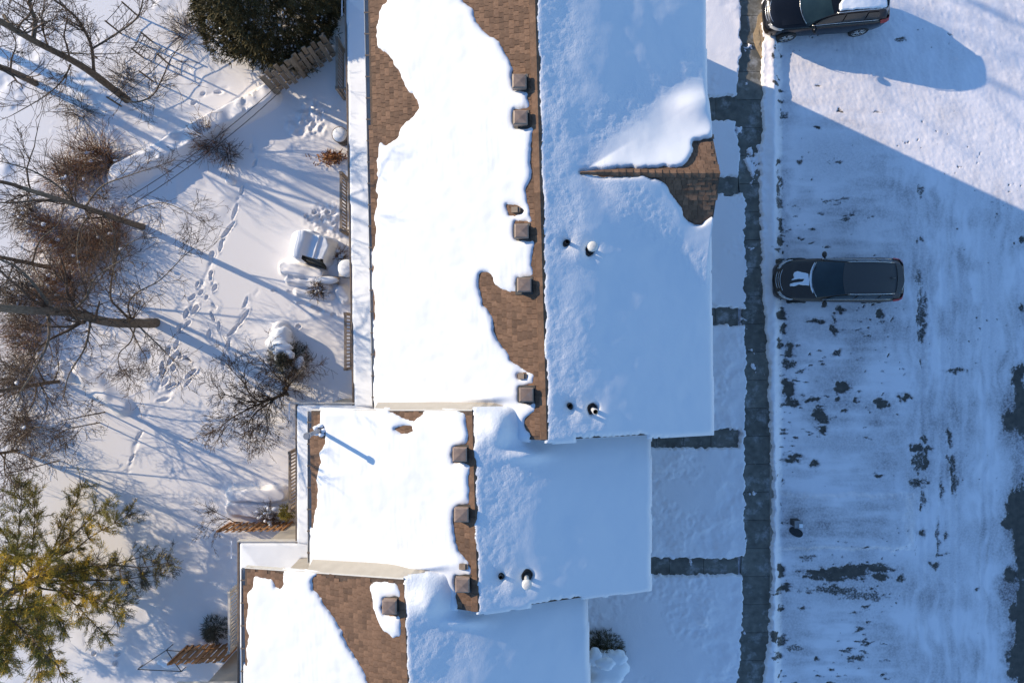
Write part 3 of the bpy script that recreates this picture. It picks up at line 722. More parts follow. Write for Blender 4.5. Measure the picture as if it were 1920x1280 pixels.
def rect_poly(i, X, Y, dz=0.0): return (X, Y, float(roof_z(i, np.array(X), np.array(Y))) + dz)
HLAB = ['long brown shingled townhouse with five square roof vents and a cross gable', 'beige walled townhouse with three square roof vents between the longer houses',
        'townhouse with a large bare brown roof patch around one square vent', 'townhouse whose lower beige wall stands past the wooden fence']
houses = []
for i, u in enumerate(UNITS):
    ny = lambda X: float(u['n'](np.array(X)))
    xw0 = lin(u['W'], (u['s'] + ny(-4)) / 2)
    t = thing('townhouse', HLAB[i], 'house', (lin(u['R'], u['s']), (u['s'] + ny(0)) / 2, 0), group=None)
    houses.append(t)
    # roof deck: two slopes as slabs
    rb = MB()
    for side in ('W', 'E'):
        xa_s, xa_n = lin(u[side], u['s']), lin(u[side], ny(lin(u[side], 0)))
        xr_s, xr_n = lin(u['R'], u['s']), lin(u['R'], ny(lin(u['R'], 0)))
        yan, yrn = ny(xa_n), ny(xr_n)
        top = [(xa_s, u['s'], ZE), (xr_s, u['s'], ZR), (xr_n, yrn, ZR), (xa_n, yan, ZE)]
        if side == 'E': top = top[::-1]
        rb.prism([(x, y, z - .16) for x, y, z in top], [(x, y, z - .012) for x, y, z in top])
    roof = rb.build('roof', M['deck'], t)
    if i == 0:
        d = DORM; db = MB(); x0, x1 = 1.6, d['x1']; hw = 2.42
        for s in (1, -1):
            q = [(x0, d['y'], d['z']), (x1, d['y'], d['z']), (x1, d['y'] + s * hw, d['z'] - hw * d['p']), (4.6, d['y'] + s * hw, d['z'] - hw * d['p'])]
            if s == 1: q = q
            else: q = q[::-1]
            db.prism([(x, y, z - .14) for x, y, z in q], [(x, y, z - .012) for x, y, z in q])
        dor = db.build('cross_gable_roof', M['deck'], t)
        gb = MB(); yy0 = d['y']
        gb.prism([(5.35, yy0 - 2.2, 5.5), (5.35, yy0 + 2.2, 5.5), (5.35, yy0, 7.1)], [(5.5, yy0 - 2.2, 5.5), (5.5, yy0 + 2.2, 5.5), (5.5, yy0, 7.1)])
        gb.build('gable_wall', M['beige'], t)
    # walls
    wb = MB()
    xw, xr, xe = xw0 + .78, lin(u['R'], (u['s'] + ny(0)) / 2), lin(u['E'], (u['s'] + ny(0)) / 2) - .5
    yn = (ny(xw0) - .56) if i else ny(0) - .4
    ys = u['s'] + .38
    dz = lambda x: (ZR - abs(x - xr) * (ZR - ZE) / 4.95) - .20
    pent = lambda y: [(xw, y, -.3), (xe, y, -.3), (xe, y, dz(xe)), (xr, y, ZR - .2), (xw, y, dz(xw))]
    wb.prism(pent(ys), pent(yn))
    wb.build('wall', M['beige'], t)
    lb = MB()                                    # wider ground floor on the yard side
    ylow = (ny(xw0) - .10) if i else ny(0) - .4
    xl = xw0 - .42
    lb.box(xl, xw - .003, ys + .05, ylow, -.3, 2.615)
    if i: lb.box(xw + .003, lin(UNITS[i - 1]['W'], ylow) + 1.2, ylow - .44, ylow - .002, -.3, 2.612)
    lb.build('ground_floor_wall', M['beige'], t)
    # low pent roof wrapping the ground floor
    po = xw0 - 1.32
    pb = MB()
    a_s, a_n = u['s'] + .45, ylow + .03
    tilt = u['W'][1]
    xo = lambda y: po + tilt * (y - (u['s'] + ny(0)) / 2)
    pb.prism([(xo(a_s), a_s, 2.62), (xw - .01, a_s, 2.62), (xw - .01, a_n, 2.62), (xo(a_n), a_n, 2.62)], [(xo(a_s), a_s, 2.70), (xw - .01, a_s, 2.70), (xw - .01, a_n, 2.70), (xo(a_n), a_n, 2.70)])
    xi = None
    if i:
        xi = lin(UNITS[i - 1]['W'], ylow) + .9
        pb.box(xw - .005, xi, ylow - .46, a_n - .004, 2.625, 2.705)
    pr = pb.build('pent_roof', M['brown_trim'], t)
    fb = MB()
    fb.prism([(xo(a_s) - .05, a_s, 2.58), (xo(a_s) - .004, a_s, 2.58), (xo(a_n) - .004, a_n + .01, 2.58), (xo(a_n) - .05, a_n + .01, 2.58)],
             [(xo(a_s) - .05, a_s, 2.80), (xo(a_s) - .004, a_s, 2.80), (xo(a_n) - .004, a_n + .01, 2.80), (xo(a_n) - .05, a_n + .01, 2.80)])
    fb.build('fascia', M['brown_trim'], t)
    if i:
        fb = MB(); fb.box(xo(a_n) - .05, xi, a_n + .014, a_n + .05, 2.58, 2.82)
        fb.build('fascia', M['white_trim'], t)
    # snow on the pent roof
    gx = np.arange(po - .30, (xi or xw) + .02, .04); gy = np.arange(a_s, a_n + .06, .04)
    PXg, PYg = np.meshgrid(gx, gy)
    xog = po + tilt * (PYg - (u['s'] + ny(0)) / 2)
    c = (PXg > xog + .02) & (PYg < a_n - .03) & ((PXg < xw) | (PYg > ylow - .46)) & (PYg > a_s + .03)
    cb = blur(c.astype(float), 1)
    hip = .30 * np.clip(np.minimum(PXg - xog, a_n - PYg), 0, 1.8)
    zz = 2.72 + hip + .13 * sstep(.2, .9, cb) + .02 * fbm(PXg, PYg, .8, 151 + i, 3) * cb
    link('pent_roof_slope', grid_mesh('pent_slope', PXg, PYg, 2.715 + hip, keep=c), M['brown_trim'], t)
    me = grid_mesh('pent_snow', PXg, PYg, zz, keep=cb > .02, attrs={'rough': np.zeros(zz.shape)})
    tag(link('pent_roof_snow', me, M['snow_roof']), ['long narrow snow strip on low roof under the five-vent house eave', 'snow strip bent round the low roof below the tall flue pipe', 'snow strip on the low roof of the house with one vent', 'snow on the low roof past the wooden fence'][i], 'snow', kind='stuff')
    # eave gutter on the yard side: channel and straps
    gb = MB()
    e_s, e_n = u['s'] + .2 if i == 3 else (float(UNITS[i + 1]['n'](np.array(xw0))) + .02), (ny(xw0) - .02)
    x_s, x_n = lin(u['W'], e_s), lin(u['W'], e_n)
    prof = [(-.12, .0), (-.12, -.11), (.0, -.13), (.0, -.115), (-.105, -.098), (-.105, .0)]
    gb.prism([(x_s - .005 + a, e_s, ZE - .02 + b) for a, b in prof], [(x_n - .005 + a, e_n, ZE - .02 + b) for a, b in prof])
    gut = gb.build('gutter', M['white_trim'], t)
    nst = max(3, int((e_n - e_s) / .62))
    sm = MB(); sm.box(-.125, .06, -.018, .018, -.006, .006); smm = sm.mesh('strap'); smm.materials.append(M['brown_trim'])
    for k in range(nst):
        y = e_s + (k + .5) * (e_n - e_s) / nst
        o = link('strap', smm, None, gut, False); o.location = (lin(u['W'], y) - .005, y, ZE - .008)
    # rake trim on the exposed north edge
    if i:
        tb = MB(); xa, xb = lin(u['W'], ny(xw0)), lin(u['R'], ny(-1))
        ya, yb = ny(xa), ny(xb)
        tb.prism([(xa, ya + .004, ZE - .20), (xb, yb + .004, ZR - .20), (xb, yb + .004, ZR + .012), (xa, ya + .004, ZE + .012)],
                 [(xa, ya + .035, ZE - .20), (xb, yb + .035, ZR - .20), (xb, yb + .035, ZR + .012), (xa, ya + .035, ZE + .012)][::1])
        tb.build('rake_board', M['white_trim'], t)
        # beige apron where this gable wall rises above the neighbour's slope
        pu = UNITS[i - 1]; x0 = lin(pu['W'], ya) + .08; x1 = .5 * (xb + lin(pu['R'], yb)) - .05
        ab = MB(); N = 14
        for k in range(N):
            xa_, xb_ = x0 + (x1 - x0) * k / N, x0 + (x1 - x0) * (k + 1) / N
            def edge(x):
                y = ny(x); zt = float(main_z(u, np.array(x), np.array(y))) - .02
                zb = float(main_z(pu, np.array(x), np.array(y)))
                w = min(.17, (zt - zb) * .6 + .02)
                return (x, y + .036, zt), (x, y + .036 + w, zb + .01)
            a, b = edge(xa_); c2, d2 = edge(xb_)
            ab.quad(a, b, d2, c2)
            ab.quad((a[0], a[1] - .25, a[2] - .05), a, c2, (c2[0], c2[1] - .25, c2[2] - .05))
        ab.build('wall_apron', M['beige'], t)
    # ---- box vents
    slope = math.atan((ZR - ZE) / 4.95)
    def on_roof(px, py, up=0.0):
        z = 7.0
        for _ in range(12):
            p = pw(px, py, z + up); z = float(roof_z(i, np.array(p.x), np.array(p.y)))
        p = pw(px, py, z + up)
        return Vector((p.x, p.y, z))
    for (vx, vy) in VENTS[i]:
        b = on_roof(vx - 1, vy, .26)
        sgn = 1
        vb = MB(); w = .155; zt = b.z + .27
        vb.prism([(b.x - w - .03, b.y - w - .03, b.z + .05), (b.x + w + .03, b.y - w - .03, b.z + .05), (b.x + w + .03, b.y + w + .03, b.z + .05), (b.x - w - .03, b.y + w + .03, b.z + .05)],
                 [(b.x - w - .02, b.y - w - .02, zt - .05), (b.x + w + .02, b.y - w - .02, zt - .05), (b.x + w + .02, b.y + w + .02, zt - .05), (b.x - w - .02, b.y + w + .02, zt - .05)])
        bv = vb.build('box_vent', M['vent'], t)
        cb_ = MB(); ww = w + .035
        r0 = [(b.x - ww, b.y - ww, zt - .06), (b.x + ww, b.y - ww, zt - .06), (b.x + ww, b.y + ww, zt - .06), (b.x - ww, b.y + ww, zt - .06)]
        r1 = [(b.x - ww, b.y - ww, zt - .01), (b.x + ww, b.y - ww, zt - .01), (b.x + ww, b.y + ww, zt - .01), (b.x - ww, b.y + ww, zt - .01)]
        r2 = [(b.x - ww + .03, b.y - ww + .03, zt + .015), (b.x + ww - .03, b.y - ww + .03, zt + .015), (b.x + ww - .03, b.y + ww - .03, zt + .015), (b.x - ww + .03, b.y + ww - .03, zt + .015)]
        cb_.prism(r0, r1); cb_.prism(r1, r2)
        cb_.poly([r2[0], r2[1], (b.x, b.y, zt + .035)]).poly([r2[1], r2[2], (b.x, b.y, zt + .035)]).poly([r2[2], r2[3], (b.x, b.y, zt + .035)]).poly([r2[3], r2[0], (b.x, b.y, zt + .035)])
        cb_.build('vent_cap', M['vent'], bv)
        fl = MB(); c_, s_ = math.cos(slope), math.sin(slope)
        fl.obox((b.x, b.y, b.z + .02), (c_, 0, s_), (0, 1, 0), (-s_, 0, c_), .25, .24, .012)
        fl.build('flashing', M['dark_metal'], bv)
    for (vx, vy) in SMALLV[i]:
        b = on_roof(vx, vy, .1)
        c_, s_ = math.cos(slope), math.sin(slope)
        vb = MB(); vb.obox((b.x, b.y, b.z + .06), (c_, 0, s_), (0, 1, 0), (-s_, 0, c_), .09, .075, .06)
        vb.obox((b.x + .1, b.y, b.z + .07), (c_, 0, s_), (0, 1, 0), (-s_, 0, c_), .045, .06, .05)
        vb.build('small_vent', M['brown_trim'], t)
    for (vx, vy) in PIPES[i]:
        b = on_roof(vx, vy, .1); vb = MB()
        vb.tube([(b.x, b.y, b.z - .05), (b.x, b.y, b.z + .2)], .055, 12, False); vb.tube([(b.x, b.y, b.z - .05), (b.x, b.y, b.z + .2)], .04, 12, False)
        pp = vb.build('vent_pipe', M['black'], t, True)
        vb = MB(); vb.cyl((b.x, b.y), .12, b.z - .05, b.z + .04, 14, .075); vb.build('pipe_collar', M['black'], pp)
    for k, (vx, vy) in enumerate(FLUES[i]):
        b = on_roof(vx, vy, .0); vb = MB()
        vb.cyl((b.x, b.y), .062, b.z - .05, b.z + .72, 14)
        fp_ = vb.build('flue_pipe', M['white_pipe'], t, True)
        vb = MB(); vb.cyl((b.x, b.y), .15, b.z - .06, b.z + .06, 14, .085); vb.build('pipe_collar', M['black'], fp_)
        big = not (i == 0 and k == 1)
        vb = MB(); rr = .135 if big else .082
        vb.cyl((b.x, b.y), rr, b.z + .60, b.z + .70, 16)
        if big: vb.dome((b.x, b.y, b.z + .70), rr, rr, .07, 14, 4)
        else: vb.cyl((b.x, b.y), rr * .8, b.z + .70, b.z + .72, 14)
        vb.build('flue_cap', M['white_pipe'], fp_, big)
    if i == 1:      # tall flue at the eave
        b = on_roof(600, 806, 0); vb = MB()
        vb.cyl((b.x, b.y), .060, b.z - .1, b.z + 1.35, 18)
        fp_ = vb.build('tall_flue', M['galv'], t, True)
        vb = MB(); vb.cyl((b.x, b.y), .095, b.z + 1.27, b.z + 1.38, 20); vb.cyl((b.x, b.y), .08, b.z + 1.38, b.z + 1.40, 20); vb.build('flue_cap', M['galv'], fp_)
        vb = MB(); vb.cyl((b.x, b.y), .22, b.z - .1, b.z + .10, 16, .10); vb.build('pipe_collar', M['brown_trim'], fp_)
        for q in range(5):
            vb = MB(); a = q * 1.3
            vb.dome((b.x + .12 * math.cos(a), b.y + .14 * math.sin(a), b.z + .05), .09, .07, .10, 9, 4, q, .1); vb.build('snow_clump', M['snow'], fp_, True)
    # ---- shingles where the roof is bare
    pieces = []
    meshes = {}
    def shingle_mesh(wk, tk):
        if (wk, tk) not in meshes:
            mb = MB(); w = wk * .01; e = .165; th = tk * .001
            # local x = down slope (0 at top), y = along the ridge
            mb.prism([(0, -w / 2, -.004), (e, -w / 2, -.002), (e, w / 2, -.002), (0, w / 2, -.004)], [(0.004, -w / 2 + .003, .004), (e - .003, -w / 2 + .003, th), (e - .003, w / 2 - .003, th), (0.004, w / 2 - .003, .004)])
            me = mb.mesh('shingle'); me.materials.append(M['shingle']); meshes[(wk, tk)] = me
        return meshes[(wk, tk)]
    def lay(origin_fn, sgnmat, along, down_len, yr, test):
        d = .02
        while d < down_len:
            y = yr[0] + rnd.uniform(0, .2)
            while y < yr[1]:
                wk = rnd.choice((13, 16, 19, 24)); w = wk * .01
                p = origin_fn(d, y + w / 2)
                if test(p): pieces.append((p, sgnmat, wk, rnd.choice((9, 9, 14, 22))))
                y += w + .004
            d += .145
    def tester(p):
        P = np.array([[p[0]]]), np.array([[p[1]]])
        return bool(near_bare(p))
    cgrid = .06
    gx0, gy0 = lin(u['W'], 0) - .5, u['s'] - .2
    GX, GY = np.meshgrid(np.arange(gx0, lin(u['E'], 0) + .6, cgrid), np.arange(gy0, ny(0) + .4, cgrid))
    bm_ = blur(bare_mask(i, GX, GY, roof_z(i, GX, GY)).astype(float), 2) > .02
    def near_bare(p):
        a = int((p[1] - gy0) / cgrid); b = int((p[0] - gx0) / cgrid)
        return 0 <= a < bm_.shape[0] and 0 <= b < bm_.shape[1] and bm_[a, b]
    if i < 3:
        c_, s_ = math.cos(slope), math.sin(slope)
        matW = Matrix(((-c_, 0, -s_), (0, 1, 0), (-s_, 0, c_)))        # columns: down-slope, along, normal
        matW = Matrix(((-c_, 0, -s_), (0, -1, 0), (-s_, 0, c_)))
        ylo = max(u['s'], -12); yhi = ny(-3)
        def oW(d, y):
            x = lin(u['R'], y) - d * c_
            return Vector((x, y, float(main_z(u, np.array(x), np.array(y)))))
        def testW(p):
            return p.x < lin(u['R'], p.y) and p.y < ny(p.x) - .08 and p.y > u['s'] + .05 and p.x > lin(u['W'], p.y) + .1 and near_bare(p)
        lay(oW, matW, None, 4.95 / c_, (ylo, min(yhi + .3, 10.2)), testW)
        if i == 0:
            ds = math.atan(DORM['p']); cd_, sd_ = math.cos(ds), math.sin(ds)
            for sg in (1, -1):
                md = Matrix(((0, sg * 1.0, 0), (sg * cd_, 0, sg * sd_), (-sd_, 0, cd_)))
                def oD(d, x): return Vector((x, DORM['y'] + sg * d * cd_, DORM['z'] - d * sd_))
                def testD(p): return p.x < DORM['x1'] - .08 and near_bare(p) and p.z > float(main_z(u, np.array(p.x), np.array(p.y))) - .02
                lay(oD, md, None, 2.2, (2.2, DORM['x1'] - .05), testD)
    # keep the 300 that show best as single pieces, join the rest
    fr = [q for q in pieces if abs(proj(q[0].x, q[0].y, q[0].z)[1] - 640) < 640]
    rest = [q for q in pieces if abs(proj(q[0].x, q[0].y, q[0].z)[1] - 640) >= 640]
    inner = lambda q: -(q[2] + q[3] * .1) if bool(bare_mask(i, np.array([[q[0].x]]), np.array([[q[0].y]]), np.array([[q[0].z]]), False)[0, 0]) else 50
    fr.sort(key=inner)
    single, rest = fr[:300], fr[300:] + rest
    for (p, mt, wk, tk) in single:
        o = link('shingle', shingle_mesh(wk, tk), None, roof, False)
        o.matrix_local = Matrix.Translation(p) @ mt.to_4x4()
    if rest:
        jb = MB()
        for (p, mt, wk, tk) in rest:
            me = shingle_mesh(wk, tk); n = len(jb.v)
            jb.v += [tuple(p + mt @ v.co) for v in me.vertices]
            jb.f += [tuple(n + k for k in f.vertices) for f in me.polygons]
        o = jb.build('shingle_field', M['shingle'], roof); o['kind'] = 'stuff'
    # ridge caps
    if i < 3:
        y = u['s'] + .02; top = min(ny(lin(u['R'], 0)), 9.6)
        cmesh = MB(); cw = .16
        cmesh.prism([(-cw, 0, -cw * .384 + .02), (0, 0, .022), (cw, 0, -cw * .384 + .02), (cw, 0, -cw * .384 - .005), (-cw, 0, -cw * .384 - .005)],
                    [(-cw, .235, -cw * .384 + .032), (0, .235, .036), (cw, .235, -cw * .384 + .032), (cw, .235, -cw * .384 - .005), (-cw, .235, -cw * .384 - .005)])
        cme = cmesh.mesh('ridge_shingle'); cme.materials.append(M['shingle'])
        while y < top - .2:
            o = link('ridge_shingle', cme, None, roof, False)
            o.location = (lin(u['R'], y), y, ZR); o.rotation_euler = (0, 0, -u['R'][1] * -1 * -1 + rnd.uniform(-.01, .01))
            y += .228
    if i == 0:
        cmesh = MB(); cw = .11
        cmesh.prism([(0, -cw, -cw * .6 + .02), (0, 0, .025), (0, cw, -cw * .6 + .02), (0, 0, -.06)],
                    [(.235, -cw, -cw * .6 + .034), (.235, 0, .042), (.235, cw, -cw * .6 + .034), (.235, 0, -.06)])
        cme = cmesh.mesh('ridge_shingle'); cme.materials.append(M['shingle'])
        x = 1.86
        while x < DORM['x1'] - .1:
            o = link('ridge_shingle', cme, None, roof, False)
            k = min(1.0, (x - 1.75) / 1.2)
            o.location = (x, DORM['y'] + rnd.uniform(-.006, .006), DORM['z'] + .13 * sstep(4.9, 2.2, x) + .0); o.scale = (1, .35 + .65 * k, 1)
            x += .2
SNLAB = ['snow blanket on the long roof with the cross gable', 'snow blanket on the roof with three square vents', 'snow blanket on the roof with one square vent', 'snow on the roof past the wooden fence']
for i in range(4):
    roof_snow(i, .034 if i < 3 else .08, SNLAB[i])

# ------------------------------------------------------------------ trees and shrubs
def rdir(r, d, ang):
    """direction d bent by about ang radians to a random side"""
    d = d.normalized()
    a = d.cross(Vector((r.uniform(-1, 1), r.uniform(-1, 1), r.uniform(-1, 1))))
    if a.length < 1e-3: a = d.cross(Vector((0, 1, .3)))
    a.normalize()
    return (d * math.cos(ang) + a * math.sin(ang)).normalized()
def smooth_pts(P, n=4):
    out = []
    for i in range(len(P) - 1):
        p0 = P[max(i - 1, 0)]; p1 = P[i]; p2 = P[i + 1]; p3 = P[min(i + 2, len(P) - 1)]
        for k in range(n):
            t = k / n
            out.append(.5 * ((2 * p1) + (p2 - p0) * t + (2 * p0 - 5 * p1 + 4 * p2 - p3) * t * t + (3 * p1 - p0 - 3 * p2 + p3) * t ** 3))
    out.append(P[-1]); return out
def grow(mb, r, p, d, L, rad, lvl, maxl, up=.06, jit=.22, kids=(3, 5), rmin=.0055, tips=None, seg=None):
    n = max(3, int(L / (seg or (.22 if lvl < 2 else .16))))
    n = min(n, 9)
    pts = [p.copy()]; dd = d.normalized(); q = p.copy()
    for i in range(n):
        dd = rdir(r, dd, abs(r.gauss(0, jit)))
        dd.z += up; dd.normalize()
        q = q + dd * (L / n); 
        if q.z < .06: q.z = .06 + r.uniform(0, .05)
        pts.append(q.copy())
    rad1 = max(rmin * .7, rad * .35)
    rs = [max(rmin, rad + (rad1 - rad) * i / n) for i in range(n + 1)]
    mb.tube(pts, rs, 6 if rad > .05 else (4 if rad > .02 else 3), False)
    if tips is not None and lvl >= maxl - 1:
        for i in range(1, n + 1): tips.append((pts[i].copy(), (pts[i] - pts[i - 1]).normalized()))
    if lvl >= maxl: return
    k = r.randint(*kids)
    for j in range(k):
        t = r.uniform(.25, 1.0); i = min(n - 1, int(t * n))
        cdv = rdir(r, (pts[i + 1] - pts[i]), r.uniform(.45, 1.0))
        grow(mb, r, pts[i].lerp(pts[i + 1], r.random()), cdv, L * r.uniform(.42, .72), max(rmin, rs[i] * .68), lvl + 1, maxl, up, jit, kids, rmin, tips)
def tube_part(name, pts, r0, r1, mat, parent, sides=9, bend=.0, seed=0):
    P = smooth_pts([Vector(p) for p in pts], 4)
    n = len(P); mb = MB()
    rr_ = random.Random(seed)
    rs = [(r0 + (r1 - r0) * i / (n - 1)) * rr_.uniform(.94, 1.06) for i in range(n)]
    rs[0] *= 1.25
    mb.tube(P, rs, sides, True)
    return mb.build(name, mat, parent, True), P, rs
def tree(name, label, base, trunk, r0, r1, limbs, seed, auto=8, autoL=(1.5, 3.0), maxl=3, bark='bark', twig='twig', zmin=1.0, kids=(3, 5), up=.05, group=None, limbtwig=6, twL=(.5, 1.2), cat='tree', rmin=.0055):
    """base in photo px on the ground; trunk list of (px,py,z) or heights; limbs [(list of (px,py,z)), r0, r1]"""
    r = random.Random(seed)
    b = pg(*base) if -22 < P2(*base)[0] < -3.7 else Vector((*P2(*base), 0))
    t = thing(name, label, cat, b, group=group)
    tp = [Vector((b.x, b.y, b.z - .3))] + [pw(*q) if len(q) == 3 else Vector((b.x + q[1], b.y + q[2], q[0], )) if False else pw(*q) for q in trunk]
    o, P, rs = tube_part('trunk', tp, r0, r1, M[bark], t, 10, seed=seed)
    cm = MB()
    for (pts, a, c) in limbs:
        L_, LP, lr = tube_part('limb', [pw(*q) for q in pts], a, c, M[bark], t, 7, seed=seed + 1)
        ln = sum((LP[k + 1] - LP[k]).length for k in range(len(LP) - 1))
        for k in range(int(limbtwig * ln / 1.5) + 2):
            i = r.randint(1, len(LP) - 2)
            dv = rdir(r, LP[i + 1] - LP[i], r.uniform(.4, 1.1))
            grow(cm, r, LP[i].copy(), dv, r.uniform(*twL), max(rmin, lr[i] * .45), 1, maxl, up, .22, kids, rmin)
        grow(cm, r, LP[-1].copy(), LP[-1] - LP[-2], r.uniform(*twL), lr[-1], 1, maxl, up, .2, kids, rmin)
    cand = [i for i in range(1, len(P) - 1) if P[i].z > zmin]
    for k in range(auto):
        i = r.choice(cand) if cand else len(P) - 2
        dv = rdir(r, P[i + 1] - P[i], r.uniform(.6, 1.25))
        grow(cm, r, P[i].copy(), dv, r.uniform(*autoL), rs[i] * r.uniform(.3, .5), 0, maxl, up, .2, kids, rmin)
    if auto: grow(cm, r, P[-1].copy(), P[-1] - P[-2], autoL[1] * .8, rs[-1], 0, maxl, up, .2, kids, rmin)
    cm.build('crown', M[twig], t, True)
    return t

G_TREES = 'bare trees along the back of the yard'
tree('bare_tree', 'bare tree with long grey trunk beside the buried log', (240, 190), [(208, 164, 1.0), (150, 122, 3.0), (62, 76, 5.4), (-60, 5, 7.8)], .15, .075,
     [([(176, 138, 2.2), (172, 92, 3.0), (160, 60, 3.6), (140, 30, 4.2), (95, -5, 5.0)], .06, .03),
      ([(172, 92, 3.0), (205, 72, 3.4), (255, 36, 3.9), (268, 0, 4.3)], .04, .02),
      ([(226, 180, .5), (250, 192, .9), (285, 180, 1.3), (305, 145, 1.7), (318, 115, 2.1), (338, 85, 2.4)], .035, .012),
      ([(62, 76, 5.4), (66, 40, 5.6), (58, 15, 5.9), (52, -30, 6.2)], .07, .04),
      ([(108, 98, 4.0), (135, 100, 4.4), (175, 102, 4.7), (230, 100, 5.0)], .03, .01),
      ([(132, 122, 3.4), (118, 150, 3.8), (85, 180, 4.2), (25, 215, 4.8)], .03, .012),
      ([(90, 88, 4.6), (78, 45, 5.2), (83, 10, 5.6)], .03, .015)], 21, 5, (1.5, 2.6), 3, zmin=2.0, kids=(3, 4), group=G_TREES, limbtwig=8)
tree('bare_tree', 'thin bare tree leaning beside the longest grey trunk', (66, 156), [(30, 138, 1.2), (-10, 122, 2.5), (-90, 85, 4.8)], .13, .09,
     [([(20, 135, 1.6), (22, 110, 2.2), (30, 80, 2.8), (10, 40, 3.6)], .035, .012), ([(8, 30, 4.0), (20, 45, 4.4), (40, 50, 4.6), (60, 85, 4.8)], .05, .015)], 22, 6, (1.5, 2.8), 3, zmin=1.5, kids=(2, 4), group=G_TREES)
tree('bare_tree', 'bare tree rising out of brown brush, trunk tan', (268, 426), [(225, 412, 1.4), (180, 396, 2.8), (130, 380, 4.4), (40, 352, 6.4)], .12, .06,
     [([(225, 412, 1.4), (250, 395, 1.9), (300, 380, 2.4), (345, 395, 2.8), (360, 405, 3.0)], .022, .008),
      ([(160, 388, 3.4), (190, 350, 3.8), (240, 330, 4.2), (300, 310, 4.4)], .035, .01),
      ([(175, 394, 2.9), (150, 430, 3.4), (145, 480, 3.8), (160, 540, 4.0)], .03, .01),
      ([(130, 380, 4.4), (80, 375, 4.8), (20, 380, 5.2), (-20, 378, 5.5)], .04, .02),
      ([(140, 384, 4.1), (110, 350, 4.8), (60, 320, 5.4), (10, 305, 5.8)], .04, .015),
      ([(195, 402, 2.4), (215, 440, 2.9), (212, 500, 3.3), (225, 545, 3.5)], .025, .01)], 23, 9, (1.4, 2.8), 3, zmin=1.6, kids=(3, 4), group=G_TREES, bark='bark2', limbtwig=7)
tree('bare_tree', 'thick brown trunked bare tree with branches arching over footprints', (294, 604), [(270, 606, .7), (205, 604, 2.4), (130, 586, 4.0), (60, 582, 5.4), (-60, 572, 7.4)], .19, .10,
     [([(250, 606, 1.1), (225, 580, 1.8), (208, 560, 2.2), (210, 520, 2.7), (225, 470, 3.1), (265, 445, 3.3)], .05, .012),
      ([(250, 606, 1.1), (240, 575, 1.7), (255, 550, 2.2), (300, 525, 2.6), (345, 480, 2.9), (365, 465, 3.0)], .035, .008),
      ([(255, 606, 1.0), (245, 640, 1.6), (225, 660, 2.0), (222, 680, 2.2), (232, 700, 2.4)], .03, .008),
      ([(255, 606, 1.0), (285, 635, 1.6), (310, 660, 2.0), (340, 690, 2.3)], .03, .007),
      ([(240, 606, 1.4), (262, 650, 2.0), (275, 675, 2.3), (262, 700, 2.5)], .025, .007),
      ([(130, 586, 4.0), (160, 560, 4.4), (180, 520, 4.8), (240, 480, 5.0)], .05, .012),
      ([(100, 584, 4.6), (70, 540, 5.2), (30, 500, 5.8), (-20, 480, 6.2)], .06, .02),
      ([(90, 584, 4.8), (90, 640, 5.2), (60, 700, 5.6), (20, 760, 6.0)], .05, .015),
      ([(170, 598, 3.2), (160, 650, 3.8), (130, 700, 4.2), (120, 740, 4.4)], .04, .01)], 24, 8, (1.5, 2.8), 3, zmin=2.4, kids=(3, 4), group=G_TREES, bark='bark2', limbtwig=7)
tree('bare_tree', 'bare tree standing left of the thick brown trunk, crown of fine twigs', (95, 500), [(75, 498, .7), (40, 490, 2.0), (-10, 480, 3.2), (-60, 470, 4.6)], .09, .05,
     [([(60, 495, 1.2), (75, 450, 2.0), (110, 420, 2.6), (120, 380, 3.0)], .035, .01), ([(60, 495, 1.2), (80, 530, 1.8), (115, 560, 2.2)], .03, .01), ([(30, 488, 2.3), (10, 540, 3.0), (20, 590, 3.6)], .03, .01)], 25, 6, (1.2, 2.2), 3, zmin=.8, kids=(3, 4), group=G_TREES, limbtwig=7)
tree('bare_tree', 'bare tree with dark crown above the three thin poles', (110, 715), [(85, 718, .8), (50, 724, 1.9), (0, 732, 3.4), (-60, 740, 4.8)], .08, .04,
     [([(85, 718, .8), (70, 690, 1.6), (55, 650, 2.2), (70, 620, 2.6)], .03, .01), ([(70, 720, 1.2), (60, 760, 2.0), (30, 800, 2.6)], .03, .01), ([(100, 716, .4), (110, 690, 1.2), (105, 660, 1.8)], .025, .008), ([(75, 720, 1.2), (90, 750, 1.6), (80, 790, 2.0)], .025, .008)], 26, 7, (1.1, 1.8), 3, zmin=.5, kids=(3, 4), group=G_TREES, limbtwig=8)
tree('bare_tree', 'low bare tree with twigs spreading above the pine top', (30, 845), [(10, 848, .8), (-30, 852, 2.2)], .07, .04,
     [([(20, 846, .5), (40, 820, 1.2), (70, 800, 1.8), (100, 810, 2.2)], .03, .01), ([(20, 846, .5), (50, 855, 1.1), (75, 880, 1.6)], .025, .008), ([(10, 848, .8), (10, 890, 1.4), (40, 915, 1.8)], .03, .01)], 27, 6, (1.0, 1.6), 3, zmin=.3, kids=(3, 4), group=G_TREES, limbtwig=8)
# three thin poles / saplings
for k, (bx, by, tx, ty, zz, lab) in enumerate([(197, 772, 122, 787, 2.4, 'thin upright sapling pole casting the longest line shadow'), (187, 792, 128, 803, 2.0, 'thin sapling just below the tallest pole sapling'), (113, 863, 20, 886, 2.8, 'dark sapling pole beside the low twiggy tree')]):
    tree('sapling', lab, (bx, by), [((bx + tx) / 2, (by + ty) / 2, zz / 2 - .02), (tx, ty, zz)], .030 - .004 * k, .016, [], 31 + k, 7, (.5, 1.1), 3, zmin=.9, kids=(2, 4), cat='sapling', group='thin saplings at the yard edge')
